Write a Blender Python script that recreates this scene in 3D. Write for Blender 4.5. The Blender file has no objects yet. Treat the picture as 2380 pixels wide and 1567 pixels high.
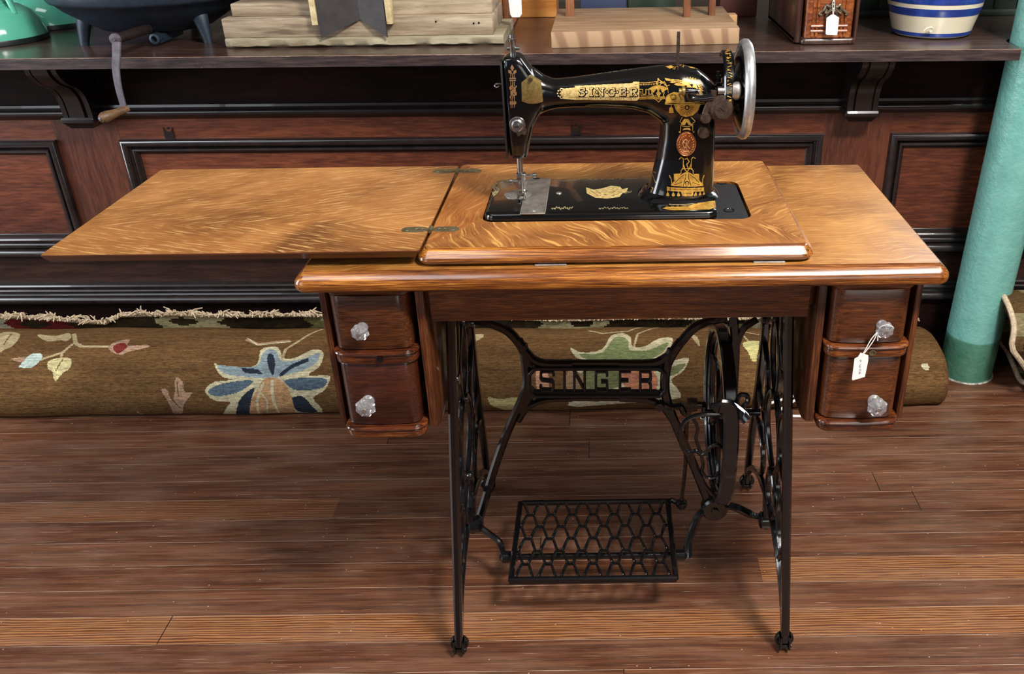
import bpy, bmesh, math, random
import numpy as np
from mathutils import Vector, Matrix
from mathutils.bvhtree import BVHTree
random.seed(7); rng = np.random.default_rng(7)
PI = math.pi
S = bpy.context.scene
COL = S.collection

# ------------------------------------------------------------------ camera
F, PX, PY = 2080.0, 1410.0, 783.5
CC = Vector((0.0, -1.10, 1.25)); TH = math.radians(28.02); RO = math.radians(0.75)
_f = Vector((0, math.cos(TH), -math.sin(TH))); _r = Vector((1, 0, 0)); _u = _r.cross(_f)
_r2 = _r*math.cos(RO) - _u*math.sin(RO); _u2 = _r*math.sin(RO) + _u*math.cos(RO)
cd = bpy.data.cameras.new('camera'); cam = bpy.data.objects.new('camera', cd); COL.objects.link(cam)
cam.matrix_world = Matrix(((_r2.x, _u2.x, -_f.x, CC.x), (_r2.y, _u2.y, -_f.y, CC.y), (_r2.z, _u2.z, -_f.z, CC.z), (0, 0, 0, 1)))
cd.sensor_width = 36; cd.lens = F/2380*36; cd.shift_x = (1190-PX)/2380; cd.clip_start = .02
S.camera = cam
def at(px, py, **k):
    """a point seen in the photograph, on the plane x=, y= or z= given"""
    d = _f + _r2*((px-PX)/F) - _u2*((py-PY)/F)
    (ax, v), = k.items(); i = 'xyz'.index(ax)
    return CC + d*((v-CC[i])/d[i])

# ------------------------------------------------------------------ world, lamps, exposure
W = bpy.data.worlds.new('world'); S.world = W; W.use_nodes = True
W.node_tree.nodes['Background'].inputs[0].default_value = (.80, .86, 1, 1)
W.node_tree.nodes['Background'].inputs[1].default_value = .10
def lamp(name, loc, target, sx, sy, power, col):
    l = bpy.data.lights.new(name, 'AREA'); l.shape = 'RECTANGLE'; l.size = sx; l.size_y = sy; l.energy = power; l.color = col
    o = bpy.data.objects.new(name, l); COL.objects.link(o); o.location = loc
    o.rotation_euler = (Vector(target)-Vector(loc)).to_track_quat('-Z', 'Y').to_euler(); return o
lamp('ceiling_light', (1.05, -1.15, 2.9), (.2, .3, 0), .46, .30, 80, (1, .96, .91))
lamp('ceiling_light', (1.45, -.62, 2.88), (.5, .45, 0), 1.8, .75, 50, (1, .96, .90))
lamp('ceiling_light', (-1.2, -.62, 2.88), (-.9, .6, 0), 1.4, .6, 14, (.97, .97, 1))
lamp('window_light', (-3.2, -2.4, 1.9), (0, .6, .5), 1.5, 1.9, 24, (.88, .94, 1))
lamp('window_light', (-3.2, .0, 1.35), (0, .15, .85), .9, 1.7, 52, (.88, .94, 1))
lamp('window_light', (1.9, 3.10, 2.05), (.4, .3, .6), 1.8, 1.2, 40, (.95, .97, 1))
lamp('window_light', (1.2, -3.2, 1.6), (.1, .9, .2), 1.8, 1.2, 16, (1, .95, .88))
vs = S.view_settings; vs.view_transform = 'Standard'; vs.look = 'None'; vs.exposure = 0.30; vs.gamma = 1; vs.use_curve_mapping = False

# ------------------------------------------------------------------ object helpers
ROOT = {}
def tag(o, label=None, cat=None, group=None, kind=None):
    if label: o['label'] = label
    if cat: o['category'] = cat
    if group: o['group'] = group
    if kind: o['kind'] = kind
    return o
def thing(name, label, cat, loc=(0, 0, 0), group=None, rz=0):
    o = bpy.data.objects.new(name, None); COL.objects.link(o); o.location = loc; o.rotation_euler = (0, 0, rz)
    o.empty_display_size = .05; ROOT[o] = Vector(loc); return tag(o, label, cat, group)
def obj(name, bm, mats, parent=None, smooth=True, label=None, local=False, sharp=40, kind=None):
    bmesh.ops.recalc_face_normals(bm, faces=bm.faces[:]) if smooth != 'keep' else None
    me = bpy.data.meshes.new(name)
    if parent is not None:
        off = ROOT[parent]
        if not local: bmesh.ops.translate(bm, verts=bm.verts[:], vec=-off)
    bm.to_mesh(me); bm.free()
    if not isinstance(mats, (list, tuple)): mats = [mats]
    for m in mats: me.materials.append(m)
    if smooth:
        me.polygons.foreach_set('use_smooth', [True]*len(me.polygons))
        try: me.set_sharp_from_angle(angle=math.radians(sharp))
        except Exception: pass
    o = bpy.data.objects.new(name, me); COL.objects.link(o)
    if parent is not None: o.parent = parent; ROOT[o] = ROOT[parent]
    else: ROOT[o] = Vector((0, 0, 0))
    if label: o['label'] = label
    if kind: o['kind'] = kind
    return o
def recentre(o):
    """put the origin of a single-mesh thing at its base"""
    vs_ = np.array([v.co[:] for v in o.data.vertices]); lo, hi = vs_.min(0), vs_.max(0)
    c = Vector(((lo[0]+hi[0])/2, (lo[1]+hi[1])/2, lo[2])); o.data.transform(Matrix.Translation(-c)); o.location = c; return o
def B(): return bmesh.new()
def box(bm, x0, x1, y0, y1, z0, z1, bev=0, seg=2, mi=0):
    b2 = bmesh.new(); bmesh.ops.create_cube(b2, size=1)
    for v in b2.verts: v.co = Vector(((x0+x1)/2+v.co.x*(x1-x0), (y0+y1)/2+v.co.y*(y1-y0), (z0+z1)/2+v.co.z*(z1-z0)))
    if bev: bmesh.ops.bevel(b2, geom=b2.edges[:], offset=bev, segments=seg, profile=.5, affect='EDGES')
    merge(bm, b2, mi)
def merge(bm, b2, mi=None, M=None):
    if M is not None: bmesh.ops.transform(b2, matrix=M, verts=b2.verts[:])
    mp = [bm.verts.new(v.co) for v in b2.verts]; b2.verts.index_update()
    for f in b2.faces:
        try: nf = bm.faces.new([mp[v.index] for v in f.verts]); nf.material_index = f.material_index if mi is None else mi
        except ValueError: pass
    b2.free()
def loft(bm, loops, closed=True, cap=True, mi=0):
    vs_ = [[bm.verts.new(p) for p in L] for L in loops]; n = len(loops[0])
    for a, b in zip(vs_[:-1], vs_[1:]):
        for i in range(n if closed else n-1):
            j = (i+1) % n
            try: f = bm.faces.new((a[i], a[j], b[j], b[i])); f.material_index = mi
            except ValueError: pass
    if cap and closed:
        for L in (vs_[0][::-1], vs_[-1]):
            try: f = bm.faces.new(L); f.material_index = mi
            except ValueError: pass
    return vs_
def cr(pts, n=8, closed=False):
    """Catmull-Rom through the points"""
    P = [Vector(p) for p in pts]; out = []; m = len(P)
    for i in range(m if closed else m-1):
        if closed: p0, p1, p2, p3 = P[i-1], P[i], P[(i+1) % m], P[(i+2) % m]
        else: p0, p1, p2, p3 = P[max(i-1, 0)], P[i], P[i+1], P[min(i+2, m-1)]
        for k in range(n):
            t = k/n; out.append(.5*((2*p1)+(p2-p0)*t+(2*p0-5*p1+4*p2-p3)*t*t+(3*p1-p0-3*p2+p3)*t**3))
    if not closed: out.append(P[-1].copy())
    return out
def tube(bm, pts, r, n=10, closed=False, mi=0, flat=1.0, up=None):
    pts = [Vector(p) for p in pts]; m = len(pts); loops = []
    rr = r if isinstance(r, (list, tuple)) else [r]*m
    prev = None
    for i, p in enumerate(pts):
        if closed: t = pts[(i+1) % m]-pts[i-1]
        else: t = pts[min(i+1, m-1)]-pts[max(i-1, 0)]
        t.normalize()
        if up is not None: a = Vector(up).cross(t); a.normalize()
        elif prev is None: a = t.orthogonal().normalized()
        else: a = (prev - t*prev.dot(t)).normalized()
        prev = a; b = t.cross(a)
        loops.append([p + a*(rr[i]*math.cos(2*PI*k/n)) + b*(rr[i]*flat*math.sin(2*PI*k/n)) for k in range(n)])
    if closed: loops.append(loops[0])
    if closed:
        vs_ = [[bm.verts.new(p) for p in L] for L in loops[:-1]]
        for i in range(m):
            a, b = vs_[i], vs_[(i+1) % m]
            for k in range(n):
                f = bm.faces.new((a[k], a[(k+1) % n], b[(k+1) % n], b[k])); f.material_index = mi
    else: loft(bm, loops, mi=mi)
def bar(bm, pts, bvec, w, d, ch=.25, ws=None, closed=False, mi=0):
    """flat iron bar along a path: w across the path, d along bvec, chamfered"""
    pts = [Vector(p) for p in pts]; bv = Vector(bvec).normalized(); m = len(pts); loops = []
    for i, p in enumerate(pts):
        t = (pts[(i+1) % m]-pts[i-1]) if closed else (pts[min(i+1, m-1)]-pts[max(i-1, 0)])
        a = bv.cross(t); a.normalize(); ww = (ws[i] if ws else w)/2; dd = d/2; c = min(ww, dd)*ch*2
        loops.append([p+a*x+bv*y for x, y in ((-ww, -dd+c), (-ww+c, -dd), (ww-c, -dd), (ww, -dd+c), (ww, dd-c), (ww-c, dd), (-ww+c, dd), (-ww, dd-c))])
    if closed:
        vs_ = [[bm.verts.new(p) for p in L] for L in loops]
        for i in range(m):
            a, b = vs_[i], vs_[(i+1) % m]
            for k in range(8): bm.faces.new((a[k], a[(k+1) % 8], b[(k+1) % 8], b[k])).material_index = mi
    else: loft(bm, loops, mi=mi)
def lathe(bm, prof, c, axis='z', n=32, mi=0, ph=0, sx=1, sy=1):
    c = Vector(c); loops = []
    ax = {'z': (Vector((1, 0, 0)), Vector((0, 1, 0)), Vector((0, 0, 1))), 'x': (Vector((0, 1, 0)), Vector((0, 0, 1)), Vector((1, 0, 0))),
          'y': (Vector((1, 0, 0)), Vector((0, 0, 1)), Vector((0, 1, 0)))}[axis] if isinstance(axis, str) else axis
    for r, h in prof:
        loops.append([c+ax[0]*(max(r, 1e-5)*sx*math.cos(ph+2*PI*k/n))+ax[1]*(max(r, 1e-5)*sy*math.sin(ph+2*PI*k/n))+ax[2]*h for k in range(n)])
    loft(bm, loops, mi=mi)
def axes_of(d):
    d = Vector(d).normalized(); a = d.orthogonal().normalized(); return (a, d.cross(a), d)
def rr(x0, x1, y0, y1, r, n=6):
    out = []
    for cx, cy, a0 in ((x1-r, y1-r, 0), (x0+r, y1-r, PI/2), (x0+r, y0+r, PI), (x1-r, y0+r, 1.5*PI)):
        for k in range(n+1):
            a = a0+PI/2*k/n; out.append((cx+r*math.cos(a), cy+r*math.sin(a)))
    return out
def slab(bm, x0, x1, y0, y1, r, prof, n=6, mi=0, cap=True):
    """rounded rectangle with a moulded edge; prof = [(outset, z)]"""
    loops = [[(x, y, z) for x, y in rr(x0-o, x1+o, y0-o, y1+o, max(r+o, .0008), n)] for o, z in prof]
    return loft(bm, loops, cap=cap, mi=mi)
def prism(bm, poly, y0, y1, bev=0, mi=0, plane='xz'):
    b2 = bmesh.new()
    mk = {'xz': lambda a, b, h: (a, h, b), 'xy': lambda a, b, h: (a, b, h), 'yz': lambda a, b, h: (h, a, b)}[plane]
    A = [b2.verts.new(mk(a, b, y0)) for a, b in poly]; C = [b2.verts.new(mk(a, b, y1)) for a, b in poly]
    b2.faces.new(A[::-1]); b2.faces.new(C); n = len(poly)
    for i in range(n): b2.faces.new((A[i], A[(i+1) % n], C[(i+1) % n], C[i]))
    if bev: 
        bmesh.ops.recalc_face_normals(b2, faces=b2.faces[:])
        bmesh.ops.bevel(b2, geom=b2.edges[:], offset=bev, segments=2, profile=.5, affect='EDGES')
    merge(bm, b2, mi)

# ------------------------------------------------------------------ materials
def srgb(r, g, b): 
    f = lambda c: (c/255/12.92 if c/255 <= .04045 else ((c/255+.055)/1.055)**2.4)
    return (f(r), f(g), f(b), 1)
class NT:
    def __init__(s, name):
        s.m = bpy.data.materials.new(name); s.m.use_nodes = True; s.t = s.m.node_tree; s.b = s.t.nodes['Principled BSDF']
    def n(s, ty, **k):
        nd = s.t.nodes.new('ShaderNode'+ty)
        for a, v in k.items():
            if a.startswith('_'): setattr(nd, a[1:], v)
            else:
                key = int(a[1:]) if a[0] == 'i' and a[1:].isdigit() else a.replace('_', ' ')
                s.set(nd.inputs[key], v)
        return nd
    def set(s, sock, v):
        if isinstance(v, bpy.types.NodeSocket): s.t.links.new(v, sock)
        elif isinstance(v, bpy.types.Node): s.t.links.new(v.outputs[0], sock)
        else: sock.default_value = v
    def co(s, sc=(1, 1, 1), rot=(0, 0, 0), src='Object', loc=(0, 0, 0)):
        tc = s.n('TexCoord'); return s.n('Mapping', Vector=tc.outputs[src], Scale=sc, Rotation=rot, Location=loc).outputs[0]
    def noise(s, vec, scale=5, detail=4, rough=.6, dist=0):
        return s.n('TexNoise', Vector=vec, Scale=scale, Detail=detail, Roughness=rough, Distortion=dist).outputs[0]
    def ramp(s, fac, stops, interp='LINEAR'):
        r = s.n('ValToRGB', Fac=fac); r.color_ramp.interpolation = interp; e = r.color_ramp.elements
        while len(e) < len(stops): e.new(.5)
        for el, (p, c) in zip(e, stops): el.position = p; el.color = c if len(c) == 4 else (*c, 1)
        return r.outputs[0]
    def mix(s, fac, a, b, mode='MIX'):
        m = s.n('Mix', _data_type='RGBA', _blend_type=mode); s.set(m.inputs[0], fac); s.set(m.inputs[6], a); s.set(m.inputs[7], b); return m.outputs[2]
    def math(s, op, a, b=0.0, c=0.0):
        m = s.n('Math', _operation=op); s.set(m.inputs[0], a); s.set(m.inputs[1], b); s.set(m.inputs[2], c); return m.outputs[0]
    def bump(s, h, st=.2, d=.002): s.set(s.b.inputs['Normal'], s.n('Bump', Strength=st, Distance=d, Height=h).outputs[0])
    def p(s, **k):
        for a, v in k.items(): s.set(s.b.inputs[a.replace('_', ' ')], v)
        return s
g = lambda v: (v, v, v, 1)
def simple(name, col, rough=.5, metal=0, coat=0, noise=None, bump=0, bscale=200, spec=.5, var=None):
    t = NT(name); c = col
    if noise:
        nz = t.noise(t.co(), noise, 4, .65); c = t.ramp(nz, [(.3, var or tuple(x*.6 for x in col[:3])), (.65, col)])
    t.p(Base_Color=c, Roughness=rough, Metallic=metal, Coat_Weight=coat, Specular_IOR_Level=spec)
    if bump: t.bump(t.noise(t.co(), bscale, 3), bump, .001)
    return t.m
def wood(name, dark, mid, light, axis='x', fine=220, rough=.35, coat=.15, stretch=26, blotch=3.0, bump=.08, spec=.5, cr_=.12):
    """brown wood with pores and blotches drawn out along one axis"""
    t = NT(name); k = {'x': (1/stretch, 1, 1), 'y': (1, 1/stretch, 1), 'z': (1, 1, 1/stretch)}[axis]
    v = t.co(k); gr = t.noise(v, fine, 4, .65, .4); bl = t.noise(t.co(tuple(.25+.75*q for q in k)), blotch, 3, .5, .6)
    rings = t.noise(v, fine*.22, 3, .5, 1.0)
    f = t.math('ADD', t.math('MULTIPLY', gr, .45), t.math('ADD', t.math('MULTIPLY', bl, .35), t.math('MULTIPLY', rings, .2)))
    c = t.ramp(f, [(.38, dark), (.5, mid), (.62, light)])
    t.p(Base_Color=c, Roughness=t.math('ADD', t.math('MULTIPLY', gr, .15), rough-.07), Coat_Weight=coat, Coat_Roughness=cr_, Specular_IOR_Level=spec)
    if bump: t.bump(gr, bump, .0006)
    return t.m
def oak(name, mode, base=((96, 50, 20), (158, 96, 42), (188, 128, 66)), fleck=(224, 172, 98), y0=0.0, ang=24, fs=1.0, amt=.75, rough=.34):
    """quarter-sawn oak veneer with silvery ray flecks; mode chevron, straight or swirl"""
    t = NT(name); tc = t.n('TexCoord'); sp = t.n('SeparateXYZ', Vector=tc.outputs['Object']); x, y, z = sp.outputs
    v = t.math('SUBTRACT', y, y0)
    if mode == 'chevron': v = t.math('ABSOLUTE', v)
    ca, sa = math.cos(math.radians(ang)), math.sin(math.radians(ang))
    if mode in ('swirl', 'wavy'):
        w1 = t.noise(t.co((1, 1, 1)), 9, 2, .5); w1 = t.math('MULTIPLY', t.math('SUBTRACT', w1, .5), .07)
        w2 = t.noise(t.co((1, 1, 1), loc=(3, 1, 0)), 7, 2, .5); w2 = t.math('MULTIPLY', t.math('SUBTRACT', w2, .5), .07)
        x = t.math('ADD', x, w1); v = t.math('ADD', v, w2)
    a = t.math('ADD', t.math('MULTIPLY', x, ca), t.math('MULTIPLY', v, sa))
    b = t.math('SUBTRACT', t.math('MULTIPLY', v, ca), t.math('MULTIPLY', x, sa))
    wv = t.n('CombineXYZ', X=t.math('MULTIPLY', a, 9*fs), Y=t.math('MULTIPLY', b, 105*fs), Z=z).outputs[0]
    fl = t.noise(wv, 2.6, 3, .55, .7)
    wg = t.n('CombineXYZ', X=t.math('MULTIPLY', a, 14), Y=t.math('MULTIPLY', b, 420), Z=z).outputs[0]
    fine = t.noise(wg, 2.0, 3, .6, .3)
    bl = t.noise(t.co(), 6, 3, .5, .8)
    c0 = t.ramp(t.math('ADD', t.math('MULTIPLY', fine, .4), t.math('MULTIPLY', bl, .6)), [(.34, srgb(*base[0])), (.5, srgb(*base[1])), (.66, srgb(*base[2]))])
    fm = t.ramp(fl, [(.54, g(0)), (.66, g(amt))])
    sc = t.ramp(t.noise(t.co(), 30, 5, .7), [(.25, g(.86)), (.4, g(1))])
    c = t.mix(1.0, t.mix(fm, c0, srgb(*fleck)), sc, 'MULTIPLY')
    t.p(Base_Color=c, Roughness=t.math('ADD', t.math('MULTIPLY', bl, .12), rough-.06), Coat_Weight=.12, Coat_Roughness=.15)
    t.bump(fine, .05, .0005)
    return t.m

M = {}
M['leaf_oak'] = oak('leaf_oak', 'chevron', base=((98, 58, 28), (150, 98, 50), (180, 126, 70)), fleck=(212, 166, 104), y0=-.132, ang=20, amt=.62)
M['lid_oak'] = oak('lid_oak', 'wavy', base=((98, 55, 24), (148, 95, 46), (174, 121, 62)), ang=-58, fs=.42, y0=0, amt=.6)
M['lid_oak_side'] = oak('lid_oak_side', 'swirl', base=((88, 46, 20), (146, 88, 40), (176, 116, 60)), ang=75, fs=.6, amt=.25)
M['lid_oak_back'] = oak('lid_oak_back', 'swirl', base=((98, 56, 26), (154, 102, 50), (178, 128, 68)), ang=40, fs=1.0, amt=.4)
M['top_oak'] = oak('top_oak', 'swirl', base=((104, 60, 24), (158, 106, 48), (184, 132, 64)), fleck=(206, 164, 92), ang=8, fs=1.0, amt=.45)
M['edge_oak'] = wood('edge_oak', srgb(40, 18, 6), srgb(120, 66, 24), srgb(200, 132, 52), 'x', 620, .24, .55, 34, 7, cr_=.12)
M['leaf_edge'] = wood('leaf_edge', srgb(44, 20, 10), srgb(80, 40, 18), srgb(110, 60, 28), 'x', 200, .3, .3)
M['drawer_wood'] = wood('drawer_wood', srgb(30, 13, 6), srgb(82, 42, 19), srgb(124, 70, 31), 'x', 620, .34, .25, 34, 6)
M['drawer_wood_red'] = wood('drawer_wood_red', srgb(30, 13, 8), srgb(62, 28, 16), srgb(84, 40, 22), 'x', 500, .32, .3, 14, 7)
M['case_wood'] = wood('case_wood', srgb(28, 12, 6), srgb(72, 36, 18), srgb(118, 66, 32), 'z', 560, .34, .25, 30, 7)
M['apron_wood'] = wood('apron_wood', srgb(34, 14, 6), srgb(92, 48, 20), srgb(136, 80, 34), 'x', 640, .42, .1, 20, 12)
M['mould_wood'] = wood('mould_wood', srgb(34, 14, 8), srgb(84, 40, 20), srgb(142, 82, 36), 'x', 420, .2, .6, 20, 10, cr_=.08)
M['counter_top'] = wood('counter_top', srgb(40, 27, 24), srgb(62, 43, 38), srgb(84, 62, 52), 'x', 120, .3, .25, 18, 4)
M['counter_edge'] = wood('counter_edge', srgb(38, 28, 28), srgb(56, 42, 42), srgb(76, 56, 50), 'x', 90, .38, .1, 14, 5)
t = NT('counter_edge_worn'); sp = t.n('SeparateXYZ', Vector=t.n('TexCoord').outputs['Object']); zz = sp.outputs[2]
gr = t.noise(t.co((1/12, 1, 1)), 160, 4, .65, .4); c = t.ramp(gr, [(.35, srgb(34, 26, 26)), (.5, srgb(54, 42, 42)), (.65, srgb(74, 58, 54))])
n1 = t.noise(t.co((1, 1, 1)), 26, 4, .7); up = t.math('GREATER_THAN', t.math('ADD', zz, t.math('MULTIPLY', n1, .004)), .8717); c = t.mix(t.math('MULTIPLY', up, .7), c, srgb(170, 140, 122))
n2 = t.noise(t.co((1, 1, 1), loc=(5, 2, 1)), 18, 5, .75); c = t.mix(t.ramp(n2, [(.68, g(0)), (.70, g(.8))]), c, srgb(140, 100, 70))
t.p(Base_Color=c, Roughness=.4); M['counter_edge_worn'] = t.m
M['counter_red'] = wood('counter_red', srgb(50, 20, 12), srgb(86, 42, 25), srgb(120, 62, 36), 'x', 160, .38, .12, 9, 2.2)
M['counter_stile'] = wood('counter_stile', srgb(44, 20, 13), srgb(74, 37, 24), srgb(98, 52, 33), 'z', 160, .38, .12, 9, 2.2)
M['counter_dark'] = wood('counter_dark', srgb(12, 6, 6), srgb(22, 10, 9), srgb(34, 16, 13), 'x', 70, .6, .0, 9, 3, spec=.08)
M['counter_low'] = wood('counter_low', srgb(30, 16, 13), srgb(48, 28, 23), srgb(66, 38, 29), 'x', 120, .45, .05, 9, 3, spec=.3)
M['counter_black'] = simple('counter_black', srgb(38, 30, 30), .27, 0, .35, noise=30, var=srgb(22, 17, 17)[:3])
M['corbel'] = simple('corbel', srgb(26, 18, 18), .36, 0, .2, noise=30, var=srgb(15, 10, 10)[:3])
M['iron'] = simple('iron', srgb(9, 9, 12), .22, .0, .4, noise=60, var=srgb(10, 10, 12)[:3], bump=.15, bscale=160)
M['iron_dull'] = simple('iron_dull', srgb(24, 21, 20), .42, .0, .1, noise=80, var=srgb(15, 13, 12)[:3])
M['japan'] = simple('japan', srgb(6, 6, 7), .16, 0, .4, spec=.5)
M['well'] = simple('well', srgb(30, 31, 33), .5)
M['wheel_silver'] = simple('wheel_silver', srgb(196, 196, 198), .36, .75, noise=50, var=srgb(150, 148, 148)[:3])
M['steel'] = simple('steel', srgb(176, 174, 172), .3, 1, noise=90, var=srgb(130, 126, 122)[:3])
M['satin'] = simple('satin', srgb(188, 182, 176), .42, .85, noise=60, var=srgb(140, 132, 124)[:3])
M['rusty'] = simple('rusty', srgb(86, 66, 52), .48, .6, noise=150, var=srgb(44, 34, 28)[:3])
M['rusty_dark'] = simple('rusty_dark', srgb(52, 40, 38), .55, .4, noise=90, var=srgb(32, 24, 24)[:3])
M['brass'] = simple('brass', srgb(150, 128, 74), .38, .6, noise=220, var=srgb(112, 92, 52)[:3], bump=.1, bscale=300)
M['hinge'] = simple('hinge', srgb(128, 118, 88), .42, .6, noise=160, var=srgb(86, 76, 54)[:3])
M['copper'] = simple('copper', srgb(170, 104, 62), .34, .8, noise=260, var=srgb(110, 62, 38)[:3])
M['copper_relief'] = simple('copper_relief', srgb(214, 160, 110), .3, .8)
M['gold'] = simple('gold', srgb(208, 164, 72), .38, .35, noise=140, var=srgb(142, 98, 34)[:3])
M['gold_pale'] = simple('gold_pale', srgb(226, 202, 138), .35, .3, noise=190, var=srgb(168, 132, 66)[:3])
M['gold_worn'] = simple('gold_worn', srgb(178, 160, 118), .45, .2, noise=300, var=srgb(80, 70, 50)[:3])
M['decal_black'] = simple('decal_black', srgb(12, 12, 12), .25)
M['teal'] = None
t = NT('teal'); tc = t.n('TexCoord'); z_ = t.n('SeparateXYZ', Vector=tc.outputs['Object']).outputs[2]
lum = t.noise(t.co((1, 1, 1)), 26, 5, .7)
wob = t.math('MULTIPLY', t.noise(t.co(), 14, 2), .012)
low = t.ramp(t.math('ADD', z_, wob), [(.124, g(1)), (.128, g(0))])
c = t.mix(low, t.ramp(lum, [(.3, srgb(104, 164, 154)), (.7, srgb(120, 180, 170))]), t.ramp(lum, [(.3, srgb(66, 116, 98)), (.7, srgb(80, 132, 112))]))
t.p(Base_Color=c, Roughness=.3, Coat_Weight=.2, Coat_Roughness=.15)
t.bump(t.math('ADD', t.noise(t.co(), 75, 3, .6), t.math('MULTIPLY', t.noise(t.co((1, 1, .6)), 28, 2), .8)), .55, .0035); M['teal'] = t.m
M['enamel'] = simple('enamel', srgb(96, 188, 160), .12, 0, .5)
M['enamel_rim'] = simple('enamel_rim', srgb(22, 34, 32), .4)
M['castiron'] = simple('castiron', srgb(40, 52, 66), .5, .2, noise=40, var=srgb(28, 38, 50)[:3], bump=.2, bscale=120)
M['crank'] = simple('crank', srgb(112, 106, 114), .45, .4, noise=50, var=srgb(84, 76, 84)[:3])
M['crank_wood'] = simple('crank_wood', srgb(122, 92, 62), .5, 0, noise=50, var=srgb(72, 50, 34)[:3])
M['weathered'] = wood('weathered', srgb(104, 86, 68), srgb(150, 132, 110), srgb(184, 168, 144), 'x', 90, .7, 0, 10, 12, .3, .3)
M['weathered_green'] = wood('weathered_green', srgb(112, 96, 74), srgb(146, 136, 112), srgb(168, 158, 134), 'x', 60, .7, 0, 8, 6, .4, .3)
M['slate'] = simple('slate', srgb(62, 57, 56), .55, .1, noise=30, var=srgb(46, 43, 44)[:3])
M['cream_paint'] = simple('cream_paint', srgb(222, 206, 162), .6, 0, noise=60, var=srgb(176, 152, 108)[:3])
t = NT('plank_end'); wv = t.n('TexWave', Vector=t.co((1, 1, .5), (0, .3, 0)), Scale=7, Distortion=5, Detail=2, Detail_Scale=1.2).outputs[0]
t.p(Base_Color=t.ramp(wv, [(.2, srgb(140, 108, 80)), (.7, srgb(172, 140, 108))]), Roughness=.6); M['plank_end'] = t.m
M['stand_wood'] = wood('stand_wood', srgb(128, 98, 70), srgb(152, 122, 92), srgb(172, 144, 112), 'x', 60, .55, .0, 9, 6)
M['stand_leg'] = wood('stand_leg', srgb(86, 50, 30), srgb(124, 78, 50), srgb(152, 102, 70), 'z', 90, .5, 0, 9, 6)
M['amber'] = wood('amber', srgb(150, 88, 36), srgb(186, 120, 56), srgb(206, 144, 76), 'x', 60, .4, .2, 9, 6)
M['crock'] = simple('crock', srgb(222, 212, 186), .16, 0, .5)
M['crock_blue'] = simple('crock_blue', srgb(36, 66, 150), .16, 0, .5, noise=40, var=srgb(26, 46, 112)[:3])
M['box_wood'] = wood('box_wood', srgb(60, 26, 12), srgb(122, 62, 30), srgb(168, 98, 48), 'x', 160, .3, .3, 16, 6)
M['box_dark'] = wood('box_dark', srgb(34, 18, 14), srgb(58, 34, 28), srgb(80, 50, 40), 'z', 120, .3, .3, 16, 6)
M['pull'] = simple('pull', srgb(140, 126, 104), .4, .8, noise=200, var=srgb(90, 78, 62)[:3])
M['paper'] = simple('paper', srgb(238, 238, 236), .7)
M['ink'] = simple('ink', srgb(70, 66, 72), .7)
M['string'] = simple('string', srgb(228, 222, 216), .8)
M['green_wall'] = simple('green_wall', srgb(28, 44, 34), .55, 0, noise=8, var=srgb(16, 22, 18)[:3])
M['purple_dark'] = simple('purple_dark', srgb(34, 26, 44), .6)
M['glass'] = NT('glass').p(Base_Color=(.96, .97, 1, 1), Roughness=.03, Transmission_Weight=.88, IOR=1.5).m
t = NT('rug_pile'); at_ = t.n('Attribute', _attribute_name='pile'); nz = t.noise(t.co((.25, 1, 1)), 260, 4, .7); n2 = t.noise(t.co((.2, 1, 1)), 34, 3, .6)
t.p(Base_Color=t.mix(1.0, at_.outputs['Color'], t.mix(1.0, t.ramp(nz, [(.32, g(.5)), (.68, g(1.35))]), t.ramp(n2, [(.3, g(.72)), (.7, g(1.1))]), 'MULTIPLY'), 'MULTIPLY'), Roughness=.95, Specular_IOR_Level=.1)
t.bump(t.noise(t.co((.6, 1, 1)), 420, 3, .7), .8, .003); M['rug'] = t.m
M['rug_edge'] = simple('rug_edge', srgb(176, 150, 100), .9, 0, noise=150, bump=.4)
M['rug_dark'] = simple('rug_dark', srgb(44, 34, 26), .95, 0, noise=150, bump=.4)
M['fringe'] = simple('fringe', srgb(206, 188, 160), .9, 0, noise=120, var=srgb(160, 136, 108)[:3])
# floor boards
PW = .0698
t = NT('floor_boards'); tc = t.n('TexCoord'); sp = t.n('SeparateXYZ', Vector=tc.outputs['Object']); x, y, z = sp.outputs
yy = t.math('DIVIDE', t.math('ADD', y, 5*PW+.0600), PW); idx = t.math('FLOOR', yy); fr = t.math('FRACT', yy)
wn = t.n('TexWhiteNoise', _noise_dimensions='1D', W=idx)
xs = t.math('ADD', t.math('DIVIDE', x, 3.6), t.math('MULTIPLY', wn.outputs[0], 7.3)); xi = t.math('FLOOR', xs); xf = t.math('FRACT', xs)
wn2 = t.n('TexWhiteNoise', _noise_dimensions='2D', Vector=t.n('CombineXYZ', X=xi, Y=idx).outputs[0])
off = t.math('MULTIPLY', wn2.outputs[0], 11)
gv = t.n('CombineXYZ', X=t.math('MULTIPLY', t.math('ADD', x, off), 1.0), Y=t.math('MULTIPLY', t.math('ADD', y, off), 28), Z=off).outputs[0]
gr = t.noise(gv, 3.2, 5, .62, .6)
gf = t.noise(t.n('CombineXYZ', X=t.math('MULTIPLY', x, 5), Y=t.math('MULTIPLY', y, 520), Z=off).outputs[0], 3, 4, .7)
base = t.ramp(gr, [(.3, srgb(66, 36, 24)), (.5, srgb(98, 58, 38)), (.7, srgb(122, 80, 54))])
base = t.mix(t.math('MULTIPLY', t.n('SeparateColor', Color=wn2.outputs[1]).outputs[1], .5), base, t.mix(1.0, base, (.86, .98, 1.12, 1), 'MULTIPLY'))
bright = t.ramp(wn2.outputs[0], [(0, g(.74)), (1, g(1.2))])
c = t.mix(1.0, base, bright, 'MULTIPLY')
c = t.mix(1.0, c, t.ramp(gf, [(.3, g(.72)), (.5, g(1.0)), (.72, g(1.28))]), 'MULTIPLY')
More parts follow.
